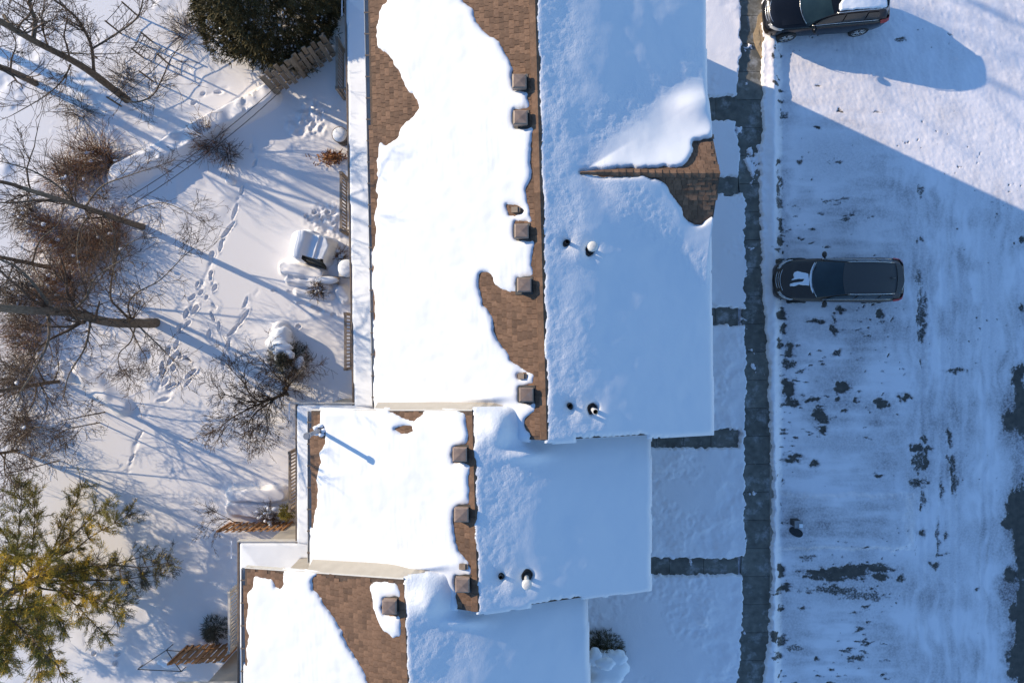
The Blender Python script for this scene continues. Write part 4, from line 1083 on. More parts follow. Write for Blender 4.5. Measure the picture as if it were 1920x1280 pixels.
# ornamental tree by the house corner
tree('garden_tree', 'spreading leafless garden tree next to the house corner', (535, 743), [(536, 735, .35), (530, 728, .6)], .075, .05,
     [([(534, 735, .35), (538, 724, .7), (514, 700, 1.3), (489, 672, 1.9)], .045, .012),
      ([(532, 738, .3), (491, 752, .9), (470, 740, 1.4), (455, 715, 1.9), (432, 692, 2.2)], .045, .01),
      ([(530, 740, .3), (480, 760, 1.0), (432, 785, 1.8), (405, 810, 2.2)], .045, .01),
      ([(520, 745, .4), (478, 775, 1.3), (465, 800, 1.8), (470, 825, 2.0)], .03, .008),
      ([(530, 735, .4), (555, 705, 1.0), (575, 685, 1.4)], .025, .007),
      ([(510, 750, .6), (500, 780, 1.4), (505, 805, 1.8)], .025, .007),
      ([(480, 756, 1.0), (440, 745, 1.6), (410, 735, 2.0)], .025, .007)], 35, 0, (1, 2), 3, zmin=.3, kids=(3, 4), limbtwig=17, twL=(.4, .95), bark='bark2', cat='tree', rmin=.0065)
tree('garden_tree', 'small twiggy tree with dried heads beside the brown fence', (452, 981), [(440, 978, .3), (430, 972, .6)], .022, .016,
     [([(432, 973, .6), (412, 972, .9), (400, 975, 1.1), (385, 990, 1.3)], .014, .007), ([(432, 973, .6), (405, 960, .9), (388, 950, 1.1)], .012, .006), ([(430, 973, .6), (412, 985, 1.0), (405, 1000, 1.2)], .012, .006)], 36, 0, (1, 2), 3, zmin=.2, kids=(2, 4), limbtwig=10, twL=(.25, .55), cat='tree')
# out of frame to the north and west: their shadows fall across the yard and the lot
for k, (x, y, h, lab) in enumerate([(-15.5, 25.5, 13, 'tall bare tree north of the houses, first in its row'), (-12.0, 26.5, 12, 'tall bare tree north of the houses, second in its row'), (-25.0, 13.5, 9, 'bare tree west of the yard, north of the twin trunks')]):
    b = Vector((x, y, 0)); t = thing('bare_tree', lab, 'tree', b, group='bare trees outside the yard')
    r = random.Random(50 + k)
    _, P, rs = tube_part('trunk', [(x, y, -.3), (x + .2, y, h * .3), (x - .1, y + .2, h * .6), (x, y, h)], .20, .06, M['bark'], t)
    cm = MB()
    for q in range(15):
        i = r.randint(4, len(P) - 1)
        dv = rdir(r, Vector((0, 0, 1)), r.uniform(.5, 1.2))
        grow(cm, r, P[i].copy(), dv, h * r.uniform(.15, .30), rs[i] * .5, 1, 3, .05, .2, (3, 5), .010)
    cm.build('crown', M['twig'], t, True)
# brown brush
def bramble(name, label, base, R, h, n, seed, mat='twig_red', lean=(0, 0), cat='shrub', group=None, thick=.0055, kids=2, snow=0):
    r = random.Random(seed); b = pg(*base); t = thing(name, label, cat, b, group=group); mb = MB()
    for k in range(n):
        a = r.uniform(0, 6.283); rr_ = R * .35 * math.sqrt(r.random())
        p = b + Vector((rr_ * math.cos(a), rr_ * math.sin(a), -.05)); p.z = yard_z(p.x, p.y) - .04
        d = Vector((math.cos(a) * r.uniform(.1, .9) + lean[0], math.sin(a) * r.uniform(.1, .9) + lean[1], r.uniform(.6, 1.4)))
        L = r.uniform(.6, 1.2) * h; N = 6; pts = [p]; dd = d.normalized()
        for i in range(N):
            dd = rdir(r, dd, abs(r.gauss(0, .34))); dd.z -= .10; dd.normalize(); q = pts[-1] + dd * L / N
            q.z = max(q.z, .05); pts.append(q)
        mb.tube(pts, [thick * (1.3 - .6 * i / N) for i in range(N + 1)], 3, False)
        for j in range(kids):
            i = r.randint(1, N - 1); grow(mb, r, pts[i].copy(), rdir(r, pts[i + 1] - pts[i], r.uniform(.3, .9)), L * r.uniform(.2, .45), thick, 3, 3, -.02, .25, (1, 2), thick * .8)
    mb.build('stems', M[mat], t, True)
    if snow:
        sb = MB()
        for k in range(snow):
            a = r.uniform(0, 6.283); rr_ = R * r.uniform(.1, .8)
            sb.dome((b.x + rr_ * math.cos(a), b.y + rr_ * math.sin(a), b.z + h * r.uniform(.2, .55)), r.uniform(.04, .11), r.uniform(.04, .09), r.uniform(.03, .06), 8, 3, k, .12)
        so = sb.build('snow_clumps', M['snow'], t, True); so['kind'] = 'stuff'
    return t
BR = 'brown brush thickets under the bare trees'
for k, (bx, by, R, h, n, lab) in enumerate([(190, 300, 1.1, 1.3, 230, 'dense brown thicket next to the end of buried log'), (135, 335, 1.0, 1.2, 170, 'brown thicket up against the tan trunked tree'),
        (215, 440, 1.0, 1.1, 190, 'rusty brush at the foot of the tan trunked tree'), (160, 470, 1.2, 1.2, 220, 'wide rusty brush below the tan trunked tree'), (105, 440, 1.0, 1.2, 150, 'brown brush left of the tan trunked tree'),
        (120, 540, 1.2, 1.2, 220, 'brown brush above the thick brown trunk'), (45, 560, 1.1, 1.3, 170, 'dark brush around the thick trunk crown'), (60, 630, 1.0, 1.2, 150, 'brush below the thick brown trunk'),
        (40, 705, 1.0, 1.2, 150, 'dark brush round the dark crowned tree'), (45, 800, .9, 1.1, 130, 'grey brush above the low twiggy tree'), (60, 410, .9, 1.0, 110, 'thin brush left of the rusty thickets')]):
    bramble('brush', lab, (bx, by), R * 1.1, h, int(n * 1.2), 60 + k, 'twig_red' if k in (0, 1, 2, 3, 4, 5, 7) else 'twig', (-.1, 0), 'brush', BR, .0065, 2, 5)
bramble('twiggy_shrub', 'rounded reddish twig shrub by the buried log', (400, 268), 1.0, .8, 110, 81, 'twig_red', (-.1, .1), thick=.007, kids=3)
bramble('twiggy_shrub', 'thin dark twigs trailing below the reddish twig shrub', (428, 290), .6, .8, 50, 82, 'twig', (.25, -.3), thick=.007)
bramble('twiggy_shrub', 'snowy twig shrub between heaped snow and brown fence', (510, 962), .55, .6, 90, 83, 'twig', (0, 0), thick=.006, snow=16)
bramble('twiggy_shrub', 'dark twigs beside the snow-capped bench', (600, 545), .45, .45, 90, 84, 'twig', (0, 0), thick=.008, snow=14)
bramble('twiggy_shrub', 'brown grass tuft poking through snow by the covered grill', (640, 480), .3, .4, 50, 85, 'twig_red', (0, 0), thick=.006, snow=5)
bramble('twiggy_shrub', 'sparse twigs left of the old wire fence', (150, 205), .8, 1.0, 80, 86, 'twig', (.1, -.1), thick=.006)
bramble('twiggy_shrub', 'sparse twigs between the old wire fence and dark evergreen', (345, 60), .8, .9, 90, 87, 'twig', (-.1, .1), thick=.0055)
bramble('twiggy_shrub', 'thin stems scattered along the wire fence', (235, 150), .9, .9, 80, 88, 'twig', (0, 0), thick=.006)

def blades(name, cen, dirs, k, ln, wd, spread, mat, parent, seed=0, world_coords=True):
    g_ = np.random.default_rng(seed)
    cen = np.repeat(np.asarray(cen, float), k, 0); dirs = np.repeat(np.asarray(dirs, float), k, 0)
    n = len(cen)
    d = dirs + g_.normal(0, spread, (n, 3)); d /= np.linalg.norm(d, axis=1)[:, None] + 1e-9
    s = np.cross(d, g_.normal(0, 1, (n, 3))); s /= np.linalg.norm(s, axis=1)[:, None] + 1e-9
    L = ln * g_.uniform(.6, 1.25, (n, 1)); W = wd * g_.uniform(.7, 1.2, (n, 1))
    c = cen + g_.normal(0, ln * .22, (n, 3))
    V = np.stack([c - s * W / 2, c + s * W / 2, c + d * L + s * W * .2, c + d * L - s * W * .2], 1).reshape(-1, 3)
    Q = np.arange(4 * n).reshape(-1, 4)
    return link(name, np_mesh(name, V, Q, False), mat, parent, world_coords)
# dark evergreen against the grey fence
b = Vector((-8.75, 12.72, 0)); t = thing('evergreen_tree', 'broad dark evergreen tree overhanging the grey board fence', 'tree', b)
tube_part('trunk', [(b.x, b.y, -.3), (b.x, b.y, 3), (b.x, b.y, 5.2)], .18, .05, M['bark'], t)
g_ = np.random.default_rng(5); cs_, ds_ = [], []
lm = MB()
for k in range(15000):
    z = .25 + 5.6 * g_.random() ** 1.5
    R = 2.75 * (1 - max(0, (z - 1.1)) / 5.4) ** .75 * (1 if z > .5 else .85)
    a = g_.uniform(0, 6.283)
    lob = 1 + .07 * math.sin(5 * a + z * 1.5) + .05 * math.sin(11 * a + 3 * z) + .05 * math.sin(3 * z * 2.2 + a)
    rr_ = R * lob * (1 - .45 * g_.random() ** 2.2)
    cs_.append((b.x + rr_ * math.cos(a), b.y + rr_ * math.sin(a), z)); ds_.append((math.cos(a), math.sin(a), .35))
sel = g_.random(len(cs_))
cs_ = np.array(cs_); ds_ = np.array(ds_)
blades('crown', cs_, ds_, 6, .17, .034, .65, M['needle_dark'], t, 1)
for k in range(26):
    a = g_.uniform(0, 6.28); z = g_.uniform(.5, 4.6); R = 2.3 * (1 - max(0, z - 1.1) / 5.4) ** .8
    lm.tube([(b.x, b.y, z - .1), (b.x + R * .5 * math.cos(a), b.y + R * .5 * math.sin(a), z + .1), (b.x + R * math.cos(a), b.y + R * math.sin(a), z + .05)], [.035, .02, .008], 5, False)
lm.build('branches', M['bark'], t)
sb = MB()
for k in range(460):
    a = g_.uniform(2.9, 6.9); z = g_.uniform(.4, 4.2); R = 2.75 * (1 - max(0, (z - 1.1)) / 5.4) ** .75 * g_.uniform(.8, 1.0)
    sb.dome((b.x + R * math.cos(a), b.y + R * math.sin(a), z), g_.uniform(.015, .055), g_.uniform(.015, .055), .03, 7, 3, k, .2)
so = sb.build('snow_flecks', M['snow'], t, True); so['kind'] = 'stuff'

# yellow-green pine at the yard's edge
b = pg(115, 1062); t = thing('pine_tree', 'yellow-green pine tree with open needle clusters', 'tree', b)
tube_part('trunk', [(b.x, b.y, -.3), (b.x + .05, b.y, 2), (b.x - .1, b.y, 4.5), (b.x - .1, b.y, 6.6)], .17, .04, M['bark'], t)
r = random.Random(77); bm2 = MB(); tips = []
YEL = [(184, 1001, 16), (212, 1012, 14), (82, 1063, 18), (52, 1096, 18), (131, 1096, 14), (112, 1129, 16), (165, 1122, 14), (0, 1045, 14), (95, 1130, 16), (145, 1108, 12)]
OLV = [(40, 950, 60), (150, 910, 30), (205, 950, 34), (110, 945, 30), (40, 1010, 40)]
BRANCHES = []
for k in range(34):
    z = .9 + 5.2 * (k / 34) + r.uniform(-.1, .1); a = k * 2.399 + r.uniform(-.3, .3); L = (4.3 - 3.0 * k / 34) * r.uniform(.75, 1.1)
    BRANCHES.append((z, a, L))
BRANCHES += [(1.1, .24, 4.7), (1.5, .12, 4.3), (1.3, -.25, 3.6), (1.6, .75, 3.8), (1.0, 1.25, 3.3), (1.4, -1.2, 3.6), (1.2, -.75, 3.4), (1.6, 1.9, 3.2), (2.0, .45, 3.4), (1.9, -1.7, 3.6)]
for (z, a, L) in BRANCHES:
    d = Vector((math.cos(a), math.sin(a), .10)); P0 = Vector((b.x, b.y, z)); pts = [P0]; dd = d.copy(); N = 8
    for i in range(N):
        dd = rdir(r, dd, abs(r.gauss(0, .17))); dd.z += .012 * (i - 3); dd.normalize(); q = pts[-1] + dd * L / N; q.z = max(q.z, .35); pts.append(q)
    bm2.tube(pts, [.034 * (1 - .8 * i / N) * L / 4 + .006 for i in range(N + 1)], 5, False)
    for i in range(2, N + 1):
        for s in range(8 if i < N else 10):
            dv = rdir(r, pts[i] - pts[i - 1], r.uniform(.4, 1.3)); dv.z *= .5; l2 = (.35 + L * .05) * r.uniform(.5, 1.5)
            e = pts[i] + dv * l2; e.z += .08
            m_ = pts[i].lerp(e, .5); bm2.tube([pts[i], m_, e], [.011, .008, .005], 3, False)
            for f in (.3, .5, .65, .8, .92, 1.0):
                tips.append((pts[i].lerp(e, f), dv))
bm2.build('branches', M['bark'], t)
grp = {'y': ([], []), 'o': ([], []), 'd': ([], []), 'g': ([], [])}
for (p, d) in tips:
    qx, qy = proj(p.x, p.y, p.z)
    hole = float(fbm(np.array(p.x), np.array(p.y), .9, 201, 2))
    if hole < -.42: continue
    c = None
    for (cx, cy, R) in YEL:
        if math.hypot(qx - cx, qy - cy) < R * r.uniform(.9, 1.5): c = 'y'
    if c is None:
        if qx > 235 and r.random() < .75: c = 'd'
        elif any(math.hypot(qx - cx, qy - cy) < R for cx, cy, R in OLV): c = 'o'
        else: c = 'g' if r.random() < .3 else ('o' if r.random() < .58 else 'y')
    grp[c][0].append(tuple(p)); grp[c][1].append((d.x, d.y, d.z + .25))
M['needle_green'] = noise_mat('olive_needles', (0.09, 0.088, 0.02), (0.24, 0.19, 0.04), 0.8, 1.5, per=0.35)
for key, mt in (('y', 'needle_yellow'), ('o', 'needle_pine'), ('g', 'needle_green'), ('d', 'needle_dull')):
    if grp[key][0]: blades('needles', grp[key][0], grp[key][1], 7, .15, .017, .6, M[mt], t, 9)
# small evergreens
def small_evergreen(label, base, R, h, n, seed, mat='needle_dull', snow=(), zoff=0.0):
    g2 = np.random.default_rng(seed); bb = pg(*base) if P2(*base)[0] < -3.7 else Vector((*P2(*base), .05))
    t = thing('evergreen_shrub', label, 'shrub', bb); cc, dd = [], []
    mb = MB(); mb.tube([(bb.x, bb.y, -.1), (bb.x, bb.y, bb.z + h * .8)], [.035, .012], 6); mb.build('stem', M['bark'], t)
    for k in range(n):
        z = h * (.08 + .9 * g2.random() ** 1.2); rr_ = R * (1 - z / h * .8) * math.sqrt(g2.random()) * (1 + .25 * math.sin(5 * z))
        a = g2.uniform(0, 6.283); a = (round(a / .7) * .7 + g2.normal(0, .16)) if not snow else a
        cc.append((bb.x + rr_ * math.cos(a), bb.y + rr_ * math.sin(a), bb.z + z)); dd.append((math.cos(a), math.sin(a), .3))
    blades('foliage', cc, dd, 6, .12, .016, .5, M[mat], t, seed)
    for k, (dx, dy, z, rx, ry, rz) in enumerate(snow):
        sb = MB(); sb.dome((bb.x + dx, bb.y + dy, bb.z + z), rx, ry, rz, 30, 8, seed + k, .12); sb.build('snow_cap', M['snow'], t, True)
    return t
small_evergreen('small dark evergreen sapling above the long wooden fence', (408, 1175), .55, .8, 420, 91, 'needle_dull')
small_evergreen('yellow-green shrub tucked under the low roof by brown fence', (545, 955), .32, .5, 200, 92, 'needle_pine')
small_evergreen('dark evergreen bowed under a thick snow cap in mid yard', (545, 672), .75, 1.0, 900, 93, 'needle_dull',
                ((-.30, .70, .20, .50, .46, .50), (-.10, .42, .62, .36, .24, .24), (.15, .15, .72, .26, .16, .16), (-.15, .0, .66, .22, .14, .12), (.42, -.15, .40, .22, .26, .16), (.05, -.35, .5, .18, .12, .1), (-.32, .22, .6, .14, .12, .1)))
small_evergreen('snow-laden dark shrub against the one-vent house front wall', (1128, 1214), .80, .85, 1100, 94, 'needle_dark',
                ((.10, -.42, .55, .78, .66, .42), (-.34, .0, .72, .34, .30, .26), (.42, -.05, .66, .40, .34, .26), (.1, -.95, .25, .62, .50, .45), (.0, -.15, .85, .36, .26, .22), (.5, -.55, .6, .3, .3, .25)))
# dried orange plant under the low roof
b = pg(625, 298); t = thing('dried_plant', 'dried orange-brown leafy plant at the low roof edge', 'plant', b)
g2 = np.random.default_rng(8); cc = [(b.x + g2.normal(0, .28), b.y + g2.normal(0, .10), b.z + abs(g2.normal(.1, .12))) for _ in range(90)]
blades('leaves', cc, [(g2.normal(0, 1), g2.normal(0, 1), .4) for _ in cc], 3, .16, .05, .5, M['dry_leaf'], t, 8)
mb = MB(); 
for k in range(14): mb.tube([(b.x + g2.normal(0, .12), b.y, b.z - .05), (b.x + g2.normal(0, .3), b.y + g2.normal(0, .15), b.z + .3)], .008, 4, False)
mb.build('stems', M['twig_red'], t)

# ------------------------------------------------------------------ fences, railings, yard things
def board_fence(name, label, a, b, h, n, bw, mat, gap_alt=.05, top_jit=.05, rails=2, cat='fence'):
    A, B = pg(*a), pg(*b); t = thing(name, label, cat, (A + B) / 2)
    u = (B - A); u.z = 0; L = u.length; u.normalize(); nrm = Vector((-u.y, u.x, 0)); up = Vector((0, 0, 1))
    bms = MB(); hw = bw / 2
    for k in range(n):
        c = A + u * (L * (k + .5) / n); hh = h * (1 + rnd.uniform(-top_jit, top_jit))
        off = gap_alt * (1 if k % 2 else -1)
        c = c + nrm * off; mb = MB()
        base = [c - u * hw - nrm * .011, c + u * hw - nrm * .011, c + u * hw + nrm * .011, c - u * hw + nrm * .011]
        tl = rnd.uniform(-.015, .015)
        mb.prism([p + up * -.15 for p in base], [p + up * hh + u * tl for p in base]); mb.build('board', M[mat], t)
    for k in range(rails):
        z = h * (.25 + .5 * k); mb = MB()
        mb.obox((A + B) / 2 + up * z, u, nrm, up, L / 2, .02, .04); mb.build('rail', M[mat], t)
    for k in (0, .5, 1):
        c = A + u * L * k + nrm * -.0; mb = MB(); mb.obox(c + up * (h * .5 - .1), u, nrm, up, .035, .035, h * .5 + .1); mb.build('post', M[mat], t)
    return t
board_fence('board_fence', 'weathered grey board fence beneath the dark evergreen', (522, 181), (634, 110), 1.62, 14, .155, 'fence_grey', .045)
board_fence('board_fence', 'short orange-brown board fence ending at the beige wall', (432, 980), (548, 978), 1.22, 19, .105, 'fence_brown', .02, .03)
board_fence('board_fence', 'brown slatted fence beside the black metal frame', (352, 1210), (450, 1205), 1.55, 15, .11, 'fence_brown', .02, .02)
# snow on the fence tops
def railing(label, x, y0, y1, zt, end=True, mat='deck_wood', top='white_trim'):
    """porch railing along the yard side; px x is where its foot stands"""
    A, B = P2(x, y0), P2(x, y1); X_ = A[0]
    t = thing('porch_railing', label, 'railing', (X_, (A[1] + B[1]) / 2, 0), group='porch railings under the low roof')
    ya, yb = min(A[1], B[1]), max(A[1], B[1])
    mb = MB(); mb.box(X_ - .045, X_ + .045, ya, yb, zt, zt + .045); mb.build('top_rail', M[mat], t)
    mb = MB(); mb.box(X_ - .03, X_ + .03, ya, yb, .16, .20); mb.build('bottom_rail', M[mat], t)
    n = int((yb - ya) / .125)
    bm3 = MB(); bm3.box(-.018, .018, -.024, .024, 0, zt - .2); me = bm3.mesh('baluster'); me.materials.append(M[mat])
    for k in range(n):
        o = link('baluster', me, None, t, True); o.matrix_parent_inverse = Matrix.Identity(4)
        o.location = (0, ya + (k + .5) * (yb - ya) / n - t.location.y, .2)
    for y in (ya + .04, yb - .04):
        mb = MB(); mb.box(X_ - .05, X_ + .05, y - .05, y + .05, -.2, zt + .10); mb.build('post', M[mat], t)
    if end:
        mb = MB(); mb.box(X_ + .05, X_ + .75, ya + .01, ya + .07, zt - .02, zt + .04); mb.build('return_rail', M[mat], t)
        for k in range(5):
            mb = MB(); mb.box(X_ + .12 + k * .13, X_ + .155 + k * .13, ya + .02, ya + .05, .2, zt - .02); mb.build('baluster', M[mat], t)
    return t
railing('dark weathered porch railing beside the grey board fence', 646, 95, 188, 1.15, mat='deck_wood')
railing('brown porch railing above the snow-covered grill', 652, 335, 442, 1.05)
railing('pale porch railing above the garden tree', 660, 588, 692, 1.05)
railing('pale porch railing facing the sapling shadows', 560, 838, 946, 1.05)
railing('snowy porch railing behind the small evergreen sapling', 451, 1090, 1200, 1.05, False, mat='white_trim')
# snow-covered grill with cover
b = pg(592, 468); t = thing('covered_grill', 'covered grill heaped with snow, its grey-green end showing', 'grill', b)
ang = math.radians(-16); ca, sa = math.cos(ang), math.sin(ang)
def rot(dx, dy, z): return (b.x + dx * ca - dy * sa, b.y + dx * sa + dy * ca, b.z + z)
mb = MB(); mb.prism([rot(-.6, -.42, -.1), rot(.62, -.5, -.1), rot(.6, .48, -.1), rot(-.6, .45, -.1)], [rot(-.55, -.36, .85), rot(.5, -.4, .8), rot(.5, .42, .8), rot(-.55, .4, .85)]); mb.build('cover', M['grill'], t)
mb = MB(); mb.prism([rot(-.15, -.55, .15), rot(.62, -.62, .12), rot(.6, -.48, .12), rot(-.15, -.42, .15)], [rot(-.12, -.46, .55), rot(.42, -.5, .42), rot(.42, -.44, .42), rot(-.12, -.4, .55)]); mb.build('end_panel', M['grill'], t)
mb = MB(); N = 26
gx, gy = np.meshgrid(np.linspace(-.85, .85, N * 2), np.linspace(-.75, .75, N * 2))
rr2 = np.maximum(np.abs(gx) / .80, np.abs(gy) / .62) ; rr2 = (np.abs(gx / .82) ** 4 + np.abs(gy / .62) ** 4) ** .25
hz = .95 * (1 - sstep(.78, 1.0, rr2 + .10 * fbm(gx, gy, .4, 301, 3))) + .16 * np.exp(-((gx + .30) / .26) ** 2) - .12 * np.exp(-((gx - .02) / .14) ** 2) - .05 * (gx > .3)
hz = np.where(rr2 < 1.05, hz + .02 * fbm(gx, gy, .3, 302, 2), -.1)
wx = b.x + gx * ca - gy * sa; wy = b.y + gx * sa + gy * ca
cut = ~((gy < -.36 + .25 * (gx > .3) * (gx - .3)) & (gx > -.12) & (gx < .62))
o = link('snow_cap', grid_mesh('snow_cap', wx, wy, b.z + hz, keep=(rr2 < 1.06) & cut), M['snow'], t)
# bench with snow
b = pg(618, 527); t = thing('garden_bench', 'low wooden bench carrying a long loaf of snow', 'bench', b)
mb = MB(); mb.box(b.x - .42, b.x + .42, b.y - .14, b.y + .14, b.z + .34, b.z + .39); mb.build('seat', M['deck_wood'], t)
for sx in (-.36, .36):
    for sy_ in (-.1, .1):
        mb = MB(); mb.box(b.x + sx - .03, b.x + sx + .03, b.y + sy_ - .03, b.y + sy_ + .03, -.1, b.z + .338); mb.build('leg', M['deck_wood'], t)
mb = MB(); mb.dome((b.x, b.y, b.z + .39), .43, .15, .15, 28, 5, 3, .02); mb.build('snow_cap', M['snow'], t, True)
# planter / bin by the low roof, air-conditioner box
b = pg(645, 262); t = thing('storage_bin', 'dark round bin topped with snow below the low roof', 'bin', b)
mb = MB(); mb.tube([(b.x, b.y, -.1), (b.x, b.y, .62)], [.24, .28], 18); mb.build('body', M['dark_metal'], t, True)
mb = MB(); mb.tube([(b.x, b.y, .62), (b.x, b.y, .66)], .30, 18); mb.build('rim', M['brown_trim'], t)
mb = MB(); mb.dome((b.x, b.y, .65), .27, .27, .16, 18, 5, 2, .02); mb.build('snow_cap', M['snow'], t, True)
b = pg(658, 506); t = thing('condenser_box', 'white snow-capped air conditioner box beneath the low roof', 'air conditioner', b)
mb = MB(); mb.box(b.x - .30, b.x + .30, b.y - .3, b.y + .3, -.1, .66); mb.build('cabinet', M['white_trim'], t)
for k in range(5):
    mb = MB(); mb.box(b.x - .315, b.x + .315, b.y - .315, b.y + .315, .12 + k * .1, .15 + k * .1); mb.build('louvre', M['galv'], t)
mb = MB(); mb.dome((b.x, b.y, .66), .33, .33, .17, 20, 5, 4, .02); mb.build('snow_cap', M['snow'], t, True)
# old wire fence at the back of the yard
def wire_fence(label, bases, h, rails):
    Ps = [pg(*q) for q in bases]; t = thing('wire_fence', label, 'fence', Ps[0])
    for p in Ps:
        mb = MB(); mb.tube([(p.x, p.y, -.2), (p.x + rnd.uniform(-.04, .04), p.y, h)], .032, 7); mb.build('post', M['bark'], t)
    for z in rails:
        for p, q in zip(Ps[:-1], Ps[1:]):
            mb = MB(); m_ = (p + q) / 2
            mb.tube([(p.x, p.y, z), (m_.x, m_.y, z - .03), (q.x, q.y, z)], .012, 5, False); mb.build('rail', M['wire'], t)
wire_fence('old post and wire fence running down from the dark evergreen', [(392, 72), (318, 122), (287, 153), (228, 200)], 1.05, (.95, .5))
wire_fence('short post and rail frame behind the old wire fence', [(258, 30), (228, 64)], 1.1, (1.05, .6, .2))
wire_fence('ladder-like wooden frame standing by the old wire fence', [(285, 78), (268, 108)], .8, (.75, .55, .35, .15))
# two overhead wires from the fence end to the tan tree
for k, (a, c, lab) in enumerate([((517, 163, 2.2), (238, 372, 3.0), 'upper of two thin dark wires crossing above the buried log'), ((527, 170, 2.2), (246, 385, 3.0), 'lower of two thin dark wires crossing above the buried log')]):
    A, B = pw(*a), pw(*c); pts = [A.lerp(B, s / 14) - Vector((0, 0, .35 * 4 * (s / 14) * (1 - s / 14))) for s in range(15)]
    mb = MB(); mb.tube(pts, .013, 5); o = mb.build('overhead_wire', M['wire']); tag(o, lab, 'wire')
# black metal frame
b = pg(300, 1240); t = thing('metal_frame', 'black metal tube frame lying in the snow by the slatted fence', 'frame', b)
Pq = {k: pw(*v) for k, v in dict(a=(258, 1254, .35), b=(312, 1218, .5), c=(340, 1258, .35), d=(325, 1238, .6), e=(300, 1256, .15), f=(352, 1222, .5)).items()}
for s, e in (('a', 'b'), ('a', 'c'), ('b', 'd'), ('c', 'd'), ('d', 'f'), ('b', 'f')):
    mb = MB(); mb.tube([Pq[s], Pq[e]], .016, 7); mb.build('tube', M['dark_metal'], t)
for q in ('a', 'b', 'c', 'f'):
    mb = MB(); p = Pq[q]; mb.tube([(p.x, p.y, -.1), p], .016, 7); mb.build('leg', M['dark_metal'], t)
mb = MB(); p = (Pq['b'] + Pq['c'] + Pq['d'] + Pq['a']) / 4; mb.dome((p.x + .1, p.y, p.z - .1), .42, .22, .14, 18, 5, 5, .08); mb.build('snow_cap', M['snow'], t, True)
# utility marker in the parking lot
b = Vector((*P2(1487, 976), .04)); t = thing('utility_box', 'small dark box with snowy top in the empty snow-covered stall', 'box', b)
mb = MB(); mb.prism([(b.x - .14, b.y - .12, -.1), (b.x + .14, b.y - .12, -.1), (b.x + .14, b.y + .12, -.1), (b.x - .14, b.y + .12, -.1)], [(b.x - .12, b.y - .1, .52), (b.x + .12, b.y - .1, .52), (b.x + .12, b.y + .1, .52), (b.x - .12, b.y + .1, .52)]); mb.build('cabinet', M['dark_metal'], t)
mb = MB(); mb.box(b.x - .15, b.x + .15, b.y - .13, b.y + .13, .52, .56); mb.build('lid', M['galv'], t)
mb = MB(); mb.box(b.x + .0, b.x + .13, b.y - .11, b.y + .03, .56, .60); mb.build('snow_cap', M['snow'], t)
mb = MB(); c = P2(1491, 996)
ring = [(c[0] + .25 * math.cos(a) * (1 + .12 * math.sin(2 * a)) , c[1] - .10 * math.cos(a) + .17 * math.sin(a), 0) for a in np.linspace(0, 6.283, 22)[:-1]]
mb.prism([(x, y, -.1) for x, y, z in ring], [(x, y, .09) for x, y, z in ring]); mb.poly([((x - c[0]) * .8 + c[0], (y - c[1]) * .8 + c[1], .094) for x, y, z in ring])
tag(mb.build('drain_cover', M['black'], smooth=False), 'smooth black oval cover in the snow next to the small box', 'cover')

